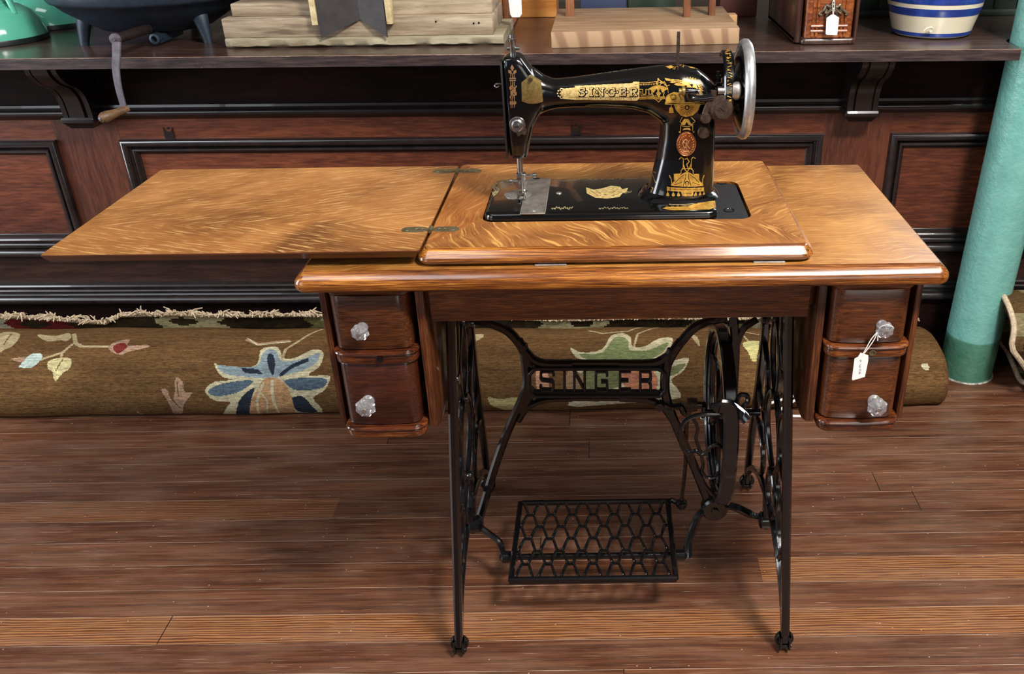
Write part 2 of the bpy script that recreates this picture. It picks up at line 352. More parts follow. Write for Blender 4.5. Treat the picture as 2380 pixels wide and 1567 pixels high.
gl = t.noise(t.n('CombineXYZ', X=t.math('MULTIPLY', t.math('ADD', x, off), 2.2), Y=t.math('MULTIPLY', t.math('ADD', y, off), 170), Z=off).outputs[0], 2.5, 3, .6, .4)
c = t.mix(1.0, c, t.ramp(gl, [(.40, g(.70)), (.50, g(1.0)), (.62, g(1.16))]), 'MULTIPLY')
# strongly figured pine board in the foreground
wav = t.n('TexWave', _wave_type='BANDS', _bands_direction='Y', Vector=t.n('CombineXYZ', X=t.math('MULTIPLY', x, 1.0), Y=t.math('MULTIPLY', y, 13), Z=.3).outputs[0], Scale=4.2, Distortion=8, Detail=3, Detail_Scale=1.0, Detail_Roughness=.6).outputs[0]
pine = t.ramp(wav, [(.15, srgb(88, 48, 28)), (.45, srgb(132, 84, 48)), (.85, srgb(162, 110, 68))])
strong = t.math('COMPARE', idx, 7.0, .5); strong2 = t.math('MULTIPLY', t.math('COMPARE', idx, 9.0, .5), t.math('GREATER_THAN', x, .30))
s3 = t.math('MULTIPLY', t.math('COMPARE', idx, 12.0, .5), t.math('LESS_THAN', x, -.6)); strong = t.math('MAXIMUM', strong, t.math('MAXIMUM', strong2, t.math('MULTIPLY', s3, .5)))
c = t.mix(t.math('MULTIPLY', strong, .85), c, pine)
wear = t.ramp(t.noise(t.co((1, 4, 1)), 5, 4, .6), [(.42, g(0)), (.7, g(.35))]); c = t.mix(wear, c, srgb(140, 108, 88))
sp1 = t.n('TexVoronoi', Vector=t.co((1, 1.6, 1)), Scale=42, _feature='F1', Randomness=1)
dm = t.ramp(sp1.outputs['Distance'], [(.045, g(1)), (.085, g(0))]); dsel = t.math('GREATER_THAN', t.n('SeparateColor', Color=sp1.outputs['Color']).outputs[0], .66)
c = t.mix(t.math('MULTIPLY', dm, t.math('MULTIPLY', dsel, .75)), c, srgb(206, 176, 146))
scr = t.noise(t.co((3, 130, 1)), 3, 2, .5); c = t.mix(t.ramp(scr, [(.66, g(0)), (.71, g(.6))]), c, srgb(168, 138, 116))
sk = t.noise(t.co((1, 1.8, 1)), 150, 5, .75); c = t.mix(t.ramp(sk, [(.66, g(0)), (.70, g(.5))]), c, srgb(176, 146, 122))
gap = t.math('ADD', t.math('LESS_THAN', fr, .012), t.math('LESS_THAN', xf, .0005)); edge = t.math('MULTIPLY', t.math('LESS_THAN', t.math('ABSOLUTE', t.math('SUBTRACT', fr, .988)), .010), t.ramp(t.noise(t.co((1, 20, 1)), 6, 3, .6), [(.36, g(0)), (.52, g(.8))]))
c = t.mix(edge, c, srgb(178, 146, 124)); c = t.mix(gap, c, srgb(34, 19, 13))
t.p(Base_Color=c, Roughness=t.math('ADD', t.math('MULTIPLY', gf, .22), .24), Specular_IOR_Level=.5)
t.bump(t.math('SUBTRACT', t.math('MULTIPLY', gf, .5), gap), .25, .001); M['floor'] = t.m

# ------------------------------------------------------------------ setting
b = B(); box(b, -4.5, 4.5, -4.0, 3.3, -.03, 0); o = obj('floor', b, M['floor'], smooth=False); tag(o, kind='structure')

b = B(); box(b, -4.5, 4.5, 3.2, 3.3, 0, 3.0); o = obj('wall_back', b, simple('wall_paint', srgb(74, 70, 62), .8), smooth=False); tag(o, kind='structure')
b = B(); box(b, -4.5, 4.5, -4.0, 3.3, 3.0, 3.05); o = obj('ceiling', b, simple('ceiling_paint', srgb(150, 146, 138), .8), smooth=False); tag(o, kind='structure')

# ------------------------------------------------------------------ shop counter
CY = 1.16
ctr = thing('shop_counter', 'long dark panelled wooden shop counter behind the sewing table', 'counter', (0, CY, 0), rz=-.018)
def cobj(name, bm, m, **k): return obj(name, bm, m, ctr, **k)
X0, X1 = -2.6, 2.2
SF = .965                      # front edge of the top
# top with a round notch for the column
nx, ny, nr = 1.006, 1.042, .073
poly = [(X0, SF), (nx-nr, SF)] + [(nx+nr*math.cos(a), ny+nr*math.sin(a)) for a in [PI - PI*k/14 for k in range(15)]] + [(nx+nr, SF), (X1, SF), (X1, 1.80), (X0, 1.80)]
b = B(); prism(b, poly, .846, .871, 0, plane='xy')
for f in b.faces:
    f.normal_update()
    if f.normal.z < .5: f.material_index = 1
cobj('countertop', b, [M['counter_top'], M['counter_edge_worn']], smooth=False)
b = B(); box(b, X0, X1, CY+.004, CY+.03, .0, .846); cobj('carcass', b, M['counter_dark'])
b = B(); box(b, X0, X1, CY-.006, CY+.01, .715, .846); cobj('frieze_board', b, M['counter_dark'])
def hmould(prof, name, mt, x0=X0, x1=X1):
    b = B(); loft(b, [[(x, CY-p, z) for p, z in prof] for x in (x0, x1)], closed=False, cap=False); return cobj(name, b, mt)
def arc(cz, r, p0, n=6, a0=90, a1=-90): return [(p0+r*math.cos(math.radians(a0+(a1-a0)*k/n)), cz+r*math.sin(math.radians(a0+(a1-a0)*k/n))) for k in range(n+1)]
hmould([(0, .722), (.014, .722), (.016, .716)]+arc(.702, .010, .014)+[(.012, .690), (.006, .684), (0, .682)], 'cornice_moulding', M['counter_black'])
b = B(); box(b, X0, X1, CY-.004, CY+.01, .633, .684); cobj('top_rail', b, M['counter_red'])
SL = ((-1.41, -1.243), (.557, .727))
for a, c_ in SL:
    b = B(); box(b, a, c_, CY-.0045, CY+.01, .30, .6835); cobj('stile', b, M['counter_stile'])
for i, (a, c_) in enumerate(((X0, SL[0][0]), (SL[0][1], SL[1][0]), (SL[1][1], X1))):
    b = B(); box(b, a, c_, CY-.001, CY+.008, .30, .634); cobj('panel', b, M['counter_red'])
    b = B(); pf = [(0, .004), (0, .014)]+[(.009-.009*math.cos(q), .014+.007*math.sin(q)) for q in (.5, 1.0, 1.57, 2.2, 2.8)]+[(.019, .010), (.024, .006)]+[(.029-.005*math.cos(q), .008+.005*math.sin(q)) for q in (.3, 1.0, 1.57, 2.3, 3.1)]+[(.037, .003), (.042, .0)]
    loops = [[(a+q, CY-h, .333+q), (c_-q, CY-h, .333+q), (c_-q, CY-h, .633-q), (a+q, CY-h, .633-q)] for q, h in pf]
    loft(b, loops, cap=False); cobj('panel_moulding', b, M['counter_black'], sharp=35)
hm = lambda z0, z1: [(0, z1)]+[(.024, z1), (.027, z1-.004), (.026, z1-.010)]+arc(z1-.018, .007, .024, 5)+[(.020, z1-.028)]+arc((z1+z0)/2-.014, .0135, .022, 7)+[(.018, z0+.006), (.006, z0), (0, z0)]
hmould(hm(.310, .368), 'rail_moulding', M['counter_black'])
b = B(); box(b, X0, X1, CY-.003, CY+.01, .225, .312)
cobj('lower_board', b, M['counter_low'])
for xx in (-1.40, -1.325, -.25, .2, 1.4):
    pass
hmould(hm(.166, .230), 'base_moulding', M['counter_black'])
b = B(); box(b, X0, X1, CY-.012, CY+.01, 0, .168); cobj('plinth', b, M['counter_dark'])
hmould([(.012, .062), (.022, .060)]+arc(.048, .010, .020, 5)+[(.022, .030), (.012, .028)], 'shoe_moulding', M['counter_dark'])
for xm in (-1.134+.02, -.071):
    b = B(); box(b, xm-.012, xm+.012, CY-.0065, CY-.003, .634, .652); prism(b, [(xm-.012, .652), (xm-.006, .652), (xm-.012, .662)], CY-.0065, CY-.004); prism(b, [(xm+.012, .652), (xm+.006, .652), (xm+.012, .662)], CY-.0065, CY-.004)
    lathe(b, [(.0, -.0015), (.003, -.001), (.0035, .001)], (xm, CY-.005, .660), 'y', 10)
    cobj('iron_catch', b, M['counter_black'])
for xc in (-1.300, .632):
    b = B(); w = .037
    for (xa, xb, out) in ((-w, -w+.012, 0), (-w+.012, -w+.018, -.006), (-w+.018, w-.018, .004), (w-.018, w-.012, -.006), (w-.012, w, 0)):
        curve = cr([(CY-.165, .846), (CY-.162, .825), (CY-.140, .800), (CY-.100, .785), (CY-.070, .765), (CY-.062, .735), (CY-.060, .705)], 5) if 0 else cr([Vector((CY-.160, .846, 0)), Vector((CY-.156, .826, 0)), Vector((CY-.130, .800, 0)), Vector((CY-.092, .780, 0)), Vector((CY-.070, .750, 0)), Vector((CY-.064, .705, 0))], 5)
        pl = [(p.x-out, p.y) for p in curve]+[(CY+.002, .705), (CY+.002, .846)]
        prism(b, pl, xc+xa, xc+xb, plane='yz')
    slab(b, xc-w-.003, xc+w+.003, CY-.072, CY+.002, .003, [(0, .705), (.003, .700), (.003, .693), (-.004, .688), (-.012, .676)])
    cobj('corbel', b, M['corbel'], sharp=30)

# ------------------------------------------------------------------ round painted column
b = B(); cx, cy, R_ = .983, 1.022, .0690
N = 48; loops = []
for zz in np.linspace(0, 2.9, 60):
    loops.append([(cx+.027*zz+R_*math.cos(2*PI*k/N), cy+R_*math.sin(2*PI*k/N), zz) for k in range(N)])
loft(b, loops); o = obj('column', b, M['teal']); o['label'] = 'thick round teal painted column with darker green base at the right'; o['category'] = 'column'; recentre(o)
b = B(); lathe(b, [(R_-.002, 0), (R_+.0045, 0), (R_+.003, .0022), (R_-.002, .0030)], (cx, cy, .0002), 'z', 48); ring = obj('paint_ring', b, simple('white_paint', srgb(196, 200, 190), .6, noise=90, var=srgb(90, 84, 76)[:3]))
ring.data.transform(Matrix.Translation(-o.location)); ring.parent = o

# ------------------------------------------------------------------ rugs
RP = [(.900, .000), (.862, .004), (.846, .022), (.838, .050), (.840, .082), (.855, .115), (.885, .142), (.930, .158), (.985, .164), (1.035, .160), (1.080, .142), (1.108, .110), (1.118, .070), (1.108, .030), (1.075, .002)]
RC = cr([Vector((a-.012, c_*.88, 0)) for a, c_ in RP], 10)
slen = [0.0]
for a, c_ in zip(RC[:-1], RC[1:]): slen.append(slen[-1]+(c_-a).length)
def rs(x): return 1.0-.105*x
def rug_uv(px, py):
    """where a line of sight first meets the roll: (x, length round the roll)"""
    d = at(px, py, z=0)-CC; best = None; s = rs(at(px, py, y=.9).x)
    for i in range(len(RC)-1):
        ay, az, by, bz = RC[i].x, RC[i].y*s, RC[i+1].x, RC[i+1].y*s
        sy, sz = by-ay, bz-az; den = d.y*sz-d.z*sy
        if abs(den) < 1e-9: continue
        tt = ((ay-CC.y)*sz-(az-CC.z)*sy)/den; uu = ((ay-CC.y)*d.z-(az-CC.z)*d.y)/den
        if -.01 <= uu <= 1.01 and tt > 0 and (best is None or tt < best[0]-1e-6): best = (tt, CC.x+tt*d.x, slen[i]+uu*(slen[i+1]-slen[i]))
    if best is None: return (at(px, py, y=.86).x, .01) if py > 900 else (at(px, py, y=.98).x, slen[-1]*.45)
    return best[1:]
def inpoly(X, Y, P):
    r = np.zeros(X.shape, bool); n = len(P); j = n-1
    for i in range(n):
        xi, yi, xj, yj = P[i][0], P[i][1], P[j][0], P[j][1]
        c_ = ((yi > Y) != (yj > Y)) & (X < (xj-xi)*(Y-yi)/((yj-yi) or 1e-12)+xi); r ^= c_; j = i
    return r
def nearline(X, Y, P, w):
    r = np.zeros(X.shape, bool)
    for (ax, ay), (bx, by) in zip(P[:-1], P[1:]):
        L = (bx-ax)**2+(by-ay)**2 or 1e-12; tt = np.clip(((X-ax)*(bx-ax)+(Y-ay)*(by-ay))/L, 0, 1)
        r |= (X-ax-tt*(bx-ax))**2+(Y-ay-tt*(by-ay))**2 < (w/2)**2
    return r
BR = (108, 79, 48); CRM = (206, 196, 160); LB = (146, 162, 166); MB_ = (90, 108, 120); NV = (46, 54, 66); PE = (190, 150, 108); PK = (176, 142, 116); OL = (122, 124, 84); GN = (128, 138, 92); RD = (124, 48, 44); TAN = (182, 164, 124); WH = (190, 206, 196)
RUGSH = []
def rp(col, pts, smooth=True): RUGSH.append(('p', col, pts, smooth))
def rl(col, w, pts): RUGSH.append(('l', col, pts, w))
# big blue lily left of the table (traced outlines)
rp(CRM, [(498, 842), (530, 858), (596, 846), (606, 812), (628, 804), (648, 808), (660, 832), (690, 830), (730, 812), (752, 820), (744, 850), (716, 872), (752, 872), (768, 876), (756, 905), (728, 925), (748, 950), (744, 962), (700, 968), (530, 968), (524, 952), (536, 932), (500, 930), (476, 908), (500, 886), (540, 880), (514, 872)])
rp(LB, [(506, 848), (560, 850), (600, 846), (612, 818), (628, 810), (644, 816), (654, 838), (700, 836), (742, 820), (736, 842), (700, 862), (650, 874), (640, 880), (600, 876), (560, 872), (522, 866)])
rp(MB_, [(484, 908), (510, 892), (560, 882), (590, 884), (560, 906), (520, 918), (495, 918)])
rp(MB_, [(660, 884), (710, 878), (758, 880), (750, 900), (710, 908), (680, 904)])
rp(NV, [(548, 964), (556, 930), (592, 898), (584, 930), (576, 964)])
rp(NV, [(672, 930), (700, 920), (722, 940), (738, 958), (700, 958), (684, 948)])
rp(NV, [(560, 852), (600, 856), (612, 868), (570, 864)], False)
rp(NV, [(622, 824), (634, 822), (640, 846), (634, 872), (624, 850)])
rp(NV, [(648, 870), (680, 846), (716, 832), (718, 840), (680, 856), (652, 876)], False)
rp(PE, [(616, 878), (644, 878), (668, 900), (682, 940), (676, 966), (590, 966), (582, 940), (600, 900)])
rl(CRM, .006, [(612, 890), (598, 930), (606, 964)]); rl(CRM, .006, [(632, 884), (636, 930), (660, 964)]); rl(CRM, .004, [(600, 900), (622, 930), (622, 964)])
rl(TAN, .007, [(656, 832), (664, 812), (690, 796), (750, 766)]); rl(PK, .010, [(576, 788), (600, 798), (640, 794), (670, 792)]); rl(CRM, .004, [(576, 784), (600, 800), (676, 794)])
# small spray at the left
rp(TAN, [(0, 776), (30, 772), (48, 778), (34, 800), (10, 812), (0, 815)]); rl(BR, .003, [(28, 776), (10, 800)])
rl(TAN, .010, [(172, 778), (176, 800), (190, 808), (260, 808)]); rl(TAN, .008, [(168, 802), (146, 820), (98, 834)]); rl(TAN, .006, [(146, 818), (140, 838)])
rp(TAN, [(88, 776), (130, 780), (160, 774), (150, 788), (110, 792)]); rp(TAN, [(136, 782), (160, 774), (166, 786), (150, 794)])
rp(PK, [(250, 812), (270, 796), (302, 790), (296, 804), (340, 802), (344, 808), (300, 818), (278, 826)]); rp(RD, [(262, 808), (284, 798), (296, 806), (280, 820), (270, 822)])
rp(WH, [(46, 848), (72, 822), (94, 820), (98, 832), (76, 852), (50, 852)]); rp(PK, [(28, 832), (60, 828), (52, 840)])
rp((204, 190, 140), [(112, 840), (138, 832), (164, 836), (162, 856), (146, 868), (128, 886), (122, 866), (112, 856)]); rl(BR, .0025, [(146, 836), (130, 862)])
rp(PK, [(374, 908), (390, 910), (400, 934), (406, 910), (408, 880), (424, 888), (428, 912), (446, 914), (428, 940), (424, 958), (410, 966), (394, 942)]); rl(BR, .003, [(412, 890), (414, 922)]); rl(BR, .004, [(392, 918), (416, 948)])
rl(PK, .004, [(320, 958), (350, 966), (400, 966)])
# pattern behind the stand
rp(TAN, [(1092, 780), (1120, 776), (1122, 784), (1096, 796)])
rp((190, 178, 120), [(1135, 922), (1160, 928), (1200, 924), (1218, 936), (1212, 956), (1168, 952), (1140, 940)])
rp(CRM, [(1326, 806), (1352, 818), (1400, 812), (1420, 782), (1446, 776), (1466, 786), (1470, 806), (1500, 806), (1530, 788), (1562, 786), (1556, 812), (1520, 838), (1560, 840), (1600, 832), (1590, 862), (1560, 884), (1580, 912), (1560, 930), (1340, 944), (1330, 920), (1352, 900), (1326, 880), (1344, 850), (1380, 842), (1340, 830)])
rp(GN, [(1346, 822), (1400, 820), (1426, 788), (1444, 784), (1460, 794), (1464, 816), (1510, 814), (1552, 796), (1540, 820), (1500, 840), (1450, 846), (1380, 840)])
rp(OL, [(1360, 858), (1420, 856), (1450, 870), (1440, 900), (1380, 912), (1350, 890)]); rp(OL, [(1540, 860), (1592, 846), (1578, 866), (1550, 876)])
rp(OL, [(1364, 915), (1400, 910), (1392, 935), (1372, 930)])
rp((196, 130, 100), [(1440, 852), (1500, 852), (1528, 880), (1520, 910), (1470, 912), (1446, 890)]); rp((206, 150, 120), [(1246, 862), (1270, 856), (1276, 900), (1250, 905)])
rp((150, 120, 90), [(1320, 860), (1350, 866), (1360, 900), (1320, 905)])
rl(TAN, .006, [(1368, 768), (1400, 776), (1460, 772), (1492, 762)]); rl(TAN, .006, [(1474, 806), (1482, 778), (1530, 762)])
rp(TAN, [(1578, 762), (1622, 760), (1620, 784), (1600, 774)]); rp(CRM, [(1690, 786), (1704, 790), (1700, 806), (1688, 800)])
rl(TAN, .005, [(1722, 770), (1760, 776), (1800, 774)]); rl(TAN, .005, [(1722, 774), (1740, 794)])
rp((204, 196, 132), [(1726, 800), (1742, 792), (1770, 792), (1780, 806), (1762, 816), (1758, 838), (1748, 838), (1738, 818)])
rp(CRM, [(2140, 850), (2156, 848), (2160, 862), (2150, 862)])
NXr = 1250; xs_ = np.linspace(-2.3, .868, NXr)
st = np.linspace(0, slen[-1], 250); ys_ = np.interp(st, slen, [p.x for p in RC]); zs_ = np.interp(st, slen, [p.y for p in RC])
b = B(); grid = []
for x in xs_:
    s = rs(x); e = max(0, (x-.845)/.023)
    wob = .002*math.sin(x*9)+.0015*math.sin(x*23+1)
    k = 1-.10*e*e
    grid.append([b.verts.new((x, .975+(yv-.975)*k+wob, (zv*s+wob*(.5 if zv > .02 else 0))*(1-.06*e*e)+.003*0)) for yv, zv in zip(ys_, zs_)])
for i in range(NXr-1):
    for j in range(len(st)-1): b.faces.new((grid[i][j], grid[i+1][j], grid[i+1][j+1], grid[i][j+1]))
# spiral end and underside
try:
    b.faces.new(grid[-1]); b.faces.new(grid[0][::-1])
    for i in range(NXr-1): b.faces.new((grid[i][0], grid[i][-1], grid[i+1][-1], grid[i+1][0]))
except ValueError: pass
rug = thing('rolled_rug', 'long brown rolled rug with blue lily pattern and cream fringe below the counter', 'rug', (-.7, .975, 0))
body = obj('roll', b, M['rug'], rug, smooth='keep')
nf = len(body.data.polygons); UX, VX = np.meshgrid((xs_[:-1]+xs_[1:])/2, (st[:-1]+st[1:])/2, indexing='ij')
colr = np.empty(UX.shape+(3,)); colr[:] = srgb(*BR)[:3]
# woven streaks
colr *= (1+.07*rng.standard_normal(UX.shape)[..., None])*(1+.10*rng.standard_normal((1, UX.shape[1]))[..., None])
for kind, col, pts, q in RUGSH:
    uv = [rug_uv(*p) for p in pts]
    if kind == 'p':
        if q: uv = [(v.x, v.y) for v in cr([Vector((*p, 0)) for p in uv], 3, True)]
        m_ = inpoly(UX, VX, uv)
    else: m_ = nearline(UX, VX, uv, q)
    colr[m_] = np.array(srgb(*col)[:3])*(1+.05*rng.standard_normal((m_.sum(), 1)))
fc = np.ones((nf, 4)); fc[:, :3] = srgb(*BR)[:3]; fc[:UX.size, :3] = np.clip(colr.reshape(-1, 3), 0, 1)
ca = body.data.color_attributes.new('pile', 'FLOAT_COLOR', 'CORNER')
lt = np.array([p.loop_total for p in body.data.polygons]); ca.data.foreach_set('color', np.repeat(fc, lt, axis=0).ravel())
# loose end standing up behind the roll, with fringe
def fz(x): return np.interp(x, [-2.3, -1.62, -1.50, -1.36, -1.32, -1.0, -.8, -.4, .1, .45, .9], [.172, .178, .176, .158, .178, .178, .170, .157, .149, .149, .136])
b = B(); g2 = []; nx2 = 420; xs2 = np.linspace(-2.3, .84, nx2)
for x in xs2:
    top = float(fz(x)); yb = 1.07+.006*math.sin(x*14); 
    g2.append([b.verts.new((x, yb+.012*(1-q), top-(1-q)*.075)) for q in np.linspace(0, 1, 14)])
for i in range(nx2-1):
    for j in range(13): b.faces.new((g2[i][j], g2[i+1][j], g2[i+1][j+1], g2[i][j+1])).material_index = 1 if j == 12 else 0
ext = bmesh.ops.solidify(b, geom=b.faces[:], thickness=.006)
fl = obj('loose_end', b, [M['rug'], M['rug_edge']], rug, smooth='keep')
cols = [srgb(60, 48, 30), srgb(44, 36, 26), srgb(120, 116, 72), srgb(188, 178, 150), srgb(116, 40, 38), srgb(60, 48, 30), srgb(60, 50, 34), srgb(196, 184, 140)]
me = fl.data; ca = me.color_attributes.new('pile', 'FLOAT_COLOR', 'CORNER'); arr = []
for p in me.polygons:
    xx = p.center.x-.7; k = int((xx*7.3+math.sin(xx*31)*.6+math.sin(p.center.z*170)*.25) // 1) % 8; arr += list(cols[k])*p.loop_total
ca.data.foreach_set('color', arr)
b = B(); x = -2.3
while x < .84:
    z0 = float(fz(x)); x += random.uniform(.0022, .0042); y0 = 1.07+.006*math.sin(x*14)
    for k in range(4):
        L = random.uniform(.010, .024)*(1.25 if x < -.8 else .9)*(1+.55*math.sin(x*41)*math.sin(x*97+1))*(1.25 if k == 0 else .9); a = random.uniform(-.9, .9)+.8*math.sin(x*60); fy = random.uniform(-.9, .5)
        p0 = Vector((x, y0-.002, z0-.002)); p1 = p0+Vector((math.sin(a)*.4, fy*.5, .75))*L*.6; p2 = p1+Vector((math.sin(a)*1.0, fy, random.uniform(-.6, .4)))*L*.5
        tube(b, [p0, p1, p2], [.0013, .0021, .0014], 5)
obj('fringe', b, M['fringe'], rug, kind='stuff')

r2 = thing('rolled_rug', 'second rolled rug with cream edge, end-on behind the teal column', 'rug', (1.35, .975, 0))
b = B(); sp_ = []
cy2, cz2 = .970, .138
for k in range(0, 74):
    a = k/74*2*PI*2.1+PI*1.1; r_ = .136-.026*(k/74)*2.1; 
    sp_.append((cy2+r_*.95*math.cos(a), cz2+r_*math.sin(a)))
outer = [(1.02+.09*min(1, max(0, (cz2+.02-p[1])/.12))+.003*math.sin(k*.9), p[0], max(.004, p[1])) for k, p in enumerate(sp_)]
L0 = outer; L1 = [(2.0, p[1], p[2]) for p in outer]
n_ = len(outer); xsN = 40; gg = []
for i in range(xsN+1): gg.append([b.verts.new((q[0]+(2.0-q[0])*i/xsN, q[1], q[2])) for q in outer])
for i in range(xsN):
    for j in range(n_-1): b.faces.new((gg[i][j], gg[i+1][j], gg[i+1][j+1], gg[i][j+1])).material_index = 0
bmesh.ops.solidify(b, geom=b.faces[:], thickness=.009)
o2 = obj('roll', b, M['rug'], r2, smooth='keep'); me = o2.data; ca = me.color_attributes.new('pile', 'FLOAT_COLOR', 'CORNER'); arr = []
for p in me.polygons:
    c_ = p.center; a_ = math.atan2(c_.z-cz2, c_.y); v = math.sin(a_*5+c_.x*16)+math.sin(c_.x*37+a_*3)*.8
    arr += list(srgb(190, 176, 134) if v > .75 else (srgb(128, 100, 66) if v > -.9 else srgb(86, 66, 46)))*p.loop_total
ca.data.foreach_set('color', arr)
b = B(); pr_ = [Vector((q[0]-.003, q[1], q[2]+.003)) for q in outer[:40]]; tube(b, [p+Vector((0, 0, .001*math.sin(i*1.7))) for i, p in enumerate(pr_)], .007, 8); obj('bound_edge', b, M['fringe'], r2)

# ------------------------------------------------------------------ treadle sewing table
TT = 'sewing table'
tb = thing('treadle_sewing_table', 'oak treadle sewing table with open leaf, four drawers and black cast iron stand', TT, (.02, .26, 0))
def T(name, bm, m, **k): return obj(name, bm, m, tb, **k)
TX0, TX1, TY0, TY1 = -.4235, .4665, .0, .468
b = B(); prof = [(-.012, .735), (-.004, .7365), (.0, .740), (.0012, .7455), (.0004, .751), (-.0025, .755), (-.0115, .7622), (-.0125, .7626), (-.0130, .765)]
slab(b, TX0, TX1, TY0, TY1, .016, prof)
for f in b.faces: f.material_index = 1
for f in b.faces:
    if len(f.verts) > 8: f.material_index = 0
T('tabletop', b, [M['top_oak'], M['edge_oak']], sharp=28)
# lid with opening
LX0, LX1, LY0, LY1 = -.247, .2745, .028, .407; HX0, HX1, HY0, HY1 = -.1795, .214, .1245, .297
b = B(); n6 = 6
prof = [(-.006, .7662), (.003, .7668), (.0085, .7695), (.0105, .7738), (.0095, .7775), (.0015, .7858), (-.0008, .7862), (-.0015, .7895)]
vsl = slab(b, LX0, LX1, LY0, LY1, .010, prof, cap=False)
inner = [b.verts.new((x, y, .7895)) for x, y in rr(HX0, HX1, HY0, HY1, .018, n6)]
innb = [b.verts.new((x, y, .7662)) for x, y in rr(HX0, HX1, HY0, HY1, .018, n6)]
top = vsl[-1]; n_ = len(top)
for i in range(n_):
    j = (i+1) % n_; f = b.faces.new((top[i], top[j], inner[j], inner[i]))
    c_ = f.calc_center_median(); 
    side = i // (n6+1); onside = (i % (n6+1)) == n6
    f.material_index = 1
    if c_.x < HX0+.004 and (c_.y > HY0-.02): f.material_index = 3
    elif c_.y < HY0: f.material_index = 2
    elif c_.x > HX1-.01: f.material_index = 4
    b.faces.new((inner[i], inner[j], innb[j], innb[i])).material_index = 0
    b.faces.new((vsl[0][j], vsl[0][i], innb[i], innb[j])).material_index = 0
T('hinged_lid', b, [M['edge_oak'], M['lid_oak_back'], M['lid_oak'], M['lid_oak_side'], M['lid_oak_back']], sharp=28)
b = B(); slab(b, -.763, -.2505, .0195, .4005, .006, [(-.022, .774), (-.014, .7745), (-.008, .777), (-.003, .7835), (0, .7875), (0, .789), (-.0008, .7895)])
for f in b.faces: f.material_index = 1
for f in b.faces:
    if len(f.verts) > 8 and f.calc_center_median().z > .785: f.material_index = 0
T('folding_leaf', b, [M['leaf_oak'], M['leaf_edge']], sharp=28)
# hinges of the leaf
for yc in (.098, .369):
    b = B()
    for s in (-1, 1):
        slab(b, -.249+(s*.0035 if s > 0 else -.041), -.249+(.041 if s > 0 else -.0035), yc-.0095, yc+.0095, .009, [(0, .7893), (0, .7901), (-.0006, .7904)])
        for q in (.012, .020, .033): lathe(b, [(.0026, 0), (.002, .0006), (0, .0008)], (-.249+s*q, yc+.003*(-1)**int(q*1000), .7903), 'z', 10)
    lathe(b, [(.0032, -.008), (.0032, .008)], (-.249, yc, .790), 'y', 14)
    T('leaf_hinge', b, M['hinge'])
b = B()
for xc in (-.105, .193):
    pass
for xc in (-.075, .222):
    b = B(); box(b, xc-.022, xc+.022, .019, .026, .7648, .7668, .0005); lathe(b, [(.0016, -.021), (.0016, .021)], (xc, .0195, .7662), 'x', 8); T('lid_hinge', b, M['satin'])
# apron box under the top
b = B(); box(b, -.250, .288, .040, .052, .6715, .735, .0015); T('apron', b, M['apron_wood'])
b = B(); box(b, -.262, -.238, .052, .43, .685, .735, .002); box(b, .275, .299, .052, .43, .685, .735, .002); box(b, -.24, .276, .42, .43, .685, .735); T('well_frame', b, M['case_wood'])
# cast pull under the middle of the apron edge
b = B(); prism(b, [(.0, .732), (.006, .732), (.003, .738)], .036, .041); T('apron_catch', b, M['iron'])

def knob(c, r, parent, ph=0):
    b = B(); n = 8; c = Vector(c)
    prof = [(.6, 0), (.62, .15), (.42, .45), (.44, .75), (.95, 1.05), (1.0, 1.35), (.8, 1.7), (.42, 1.85)]
    loops = []
    for i, (q, h) in enumerate(prof):
        loops.append([c+Vector((r*q*(1 if (k % 2 == 0 or i < 2) else .90)*math.cos(ph+2*PI*k/16), -r*h, r*q*(1 if (k % 2 == 0 or i < 2) else .90)*math.sin(ph+2*PI*k/16))) for k in range(16)])
    loft(b, loops); o = obj('knob', b, M['glass'], parent, smooth=False)
    b = B(); lathe(b, [(.0, -1.98*r), (.22*r, -1.95*r), (.26*r, -1.86*r), (.2*r, -1.2*r), (.2*r, 0)], c, 'y', 14); obj('knob_screw', b, M['satin'], o if 0 else parent)
    return o
def bow(x0, x1, y0, y1, r=.014, n=6, bul=.004):
    """plan of a drawer front: rounded outer corners, slightly bowed"""
    pts = [(x1, y1)]
    pts += [(x1, y0+r)]
    pts = [(x0, y1), (x0, y0+r)]+[(x0+r-r*math.cos(a), y0+r-r*math.sin(a)) for a in [PI/2*k/n for k in range(1, n+1)]]
    m = 8
    for k in range(1, m): 
        tt = k/m; pts.append((x0+r+(x1-x0-2*r)*tt, y0-bul*math.sin(PI*tt)))
    pts += [(x1-r+r*math.sin(a), y0+r-r*math.cos(a)) for a in [PI/2*k/n for k in range(0, n+1)]]+[(x1, y1)]
    return pts
def loops_of(plan, prof):
    cx_ = sum(p[0] for p in plan)/len(plan); x0 = min(p[0] for p in plan); x1 = max(p[0] for p in plan); y1 = max(p[1] for p in plan); y0 = min(p[1] for p in plan)
    out = []
    for o, z in prof:
        k = (x1-x0+2*o)/(x1-x0); out.append([(cx_+(x-cx_)*k, y1-(y1-y)*(1+o/(y1-y0)) if y < y1-1e-6 else y, z) for x, y in plan])
    return out
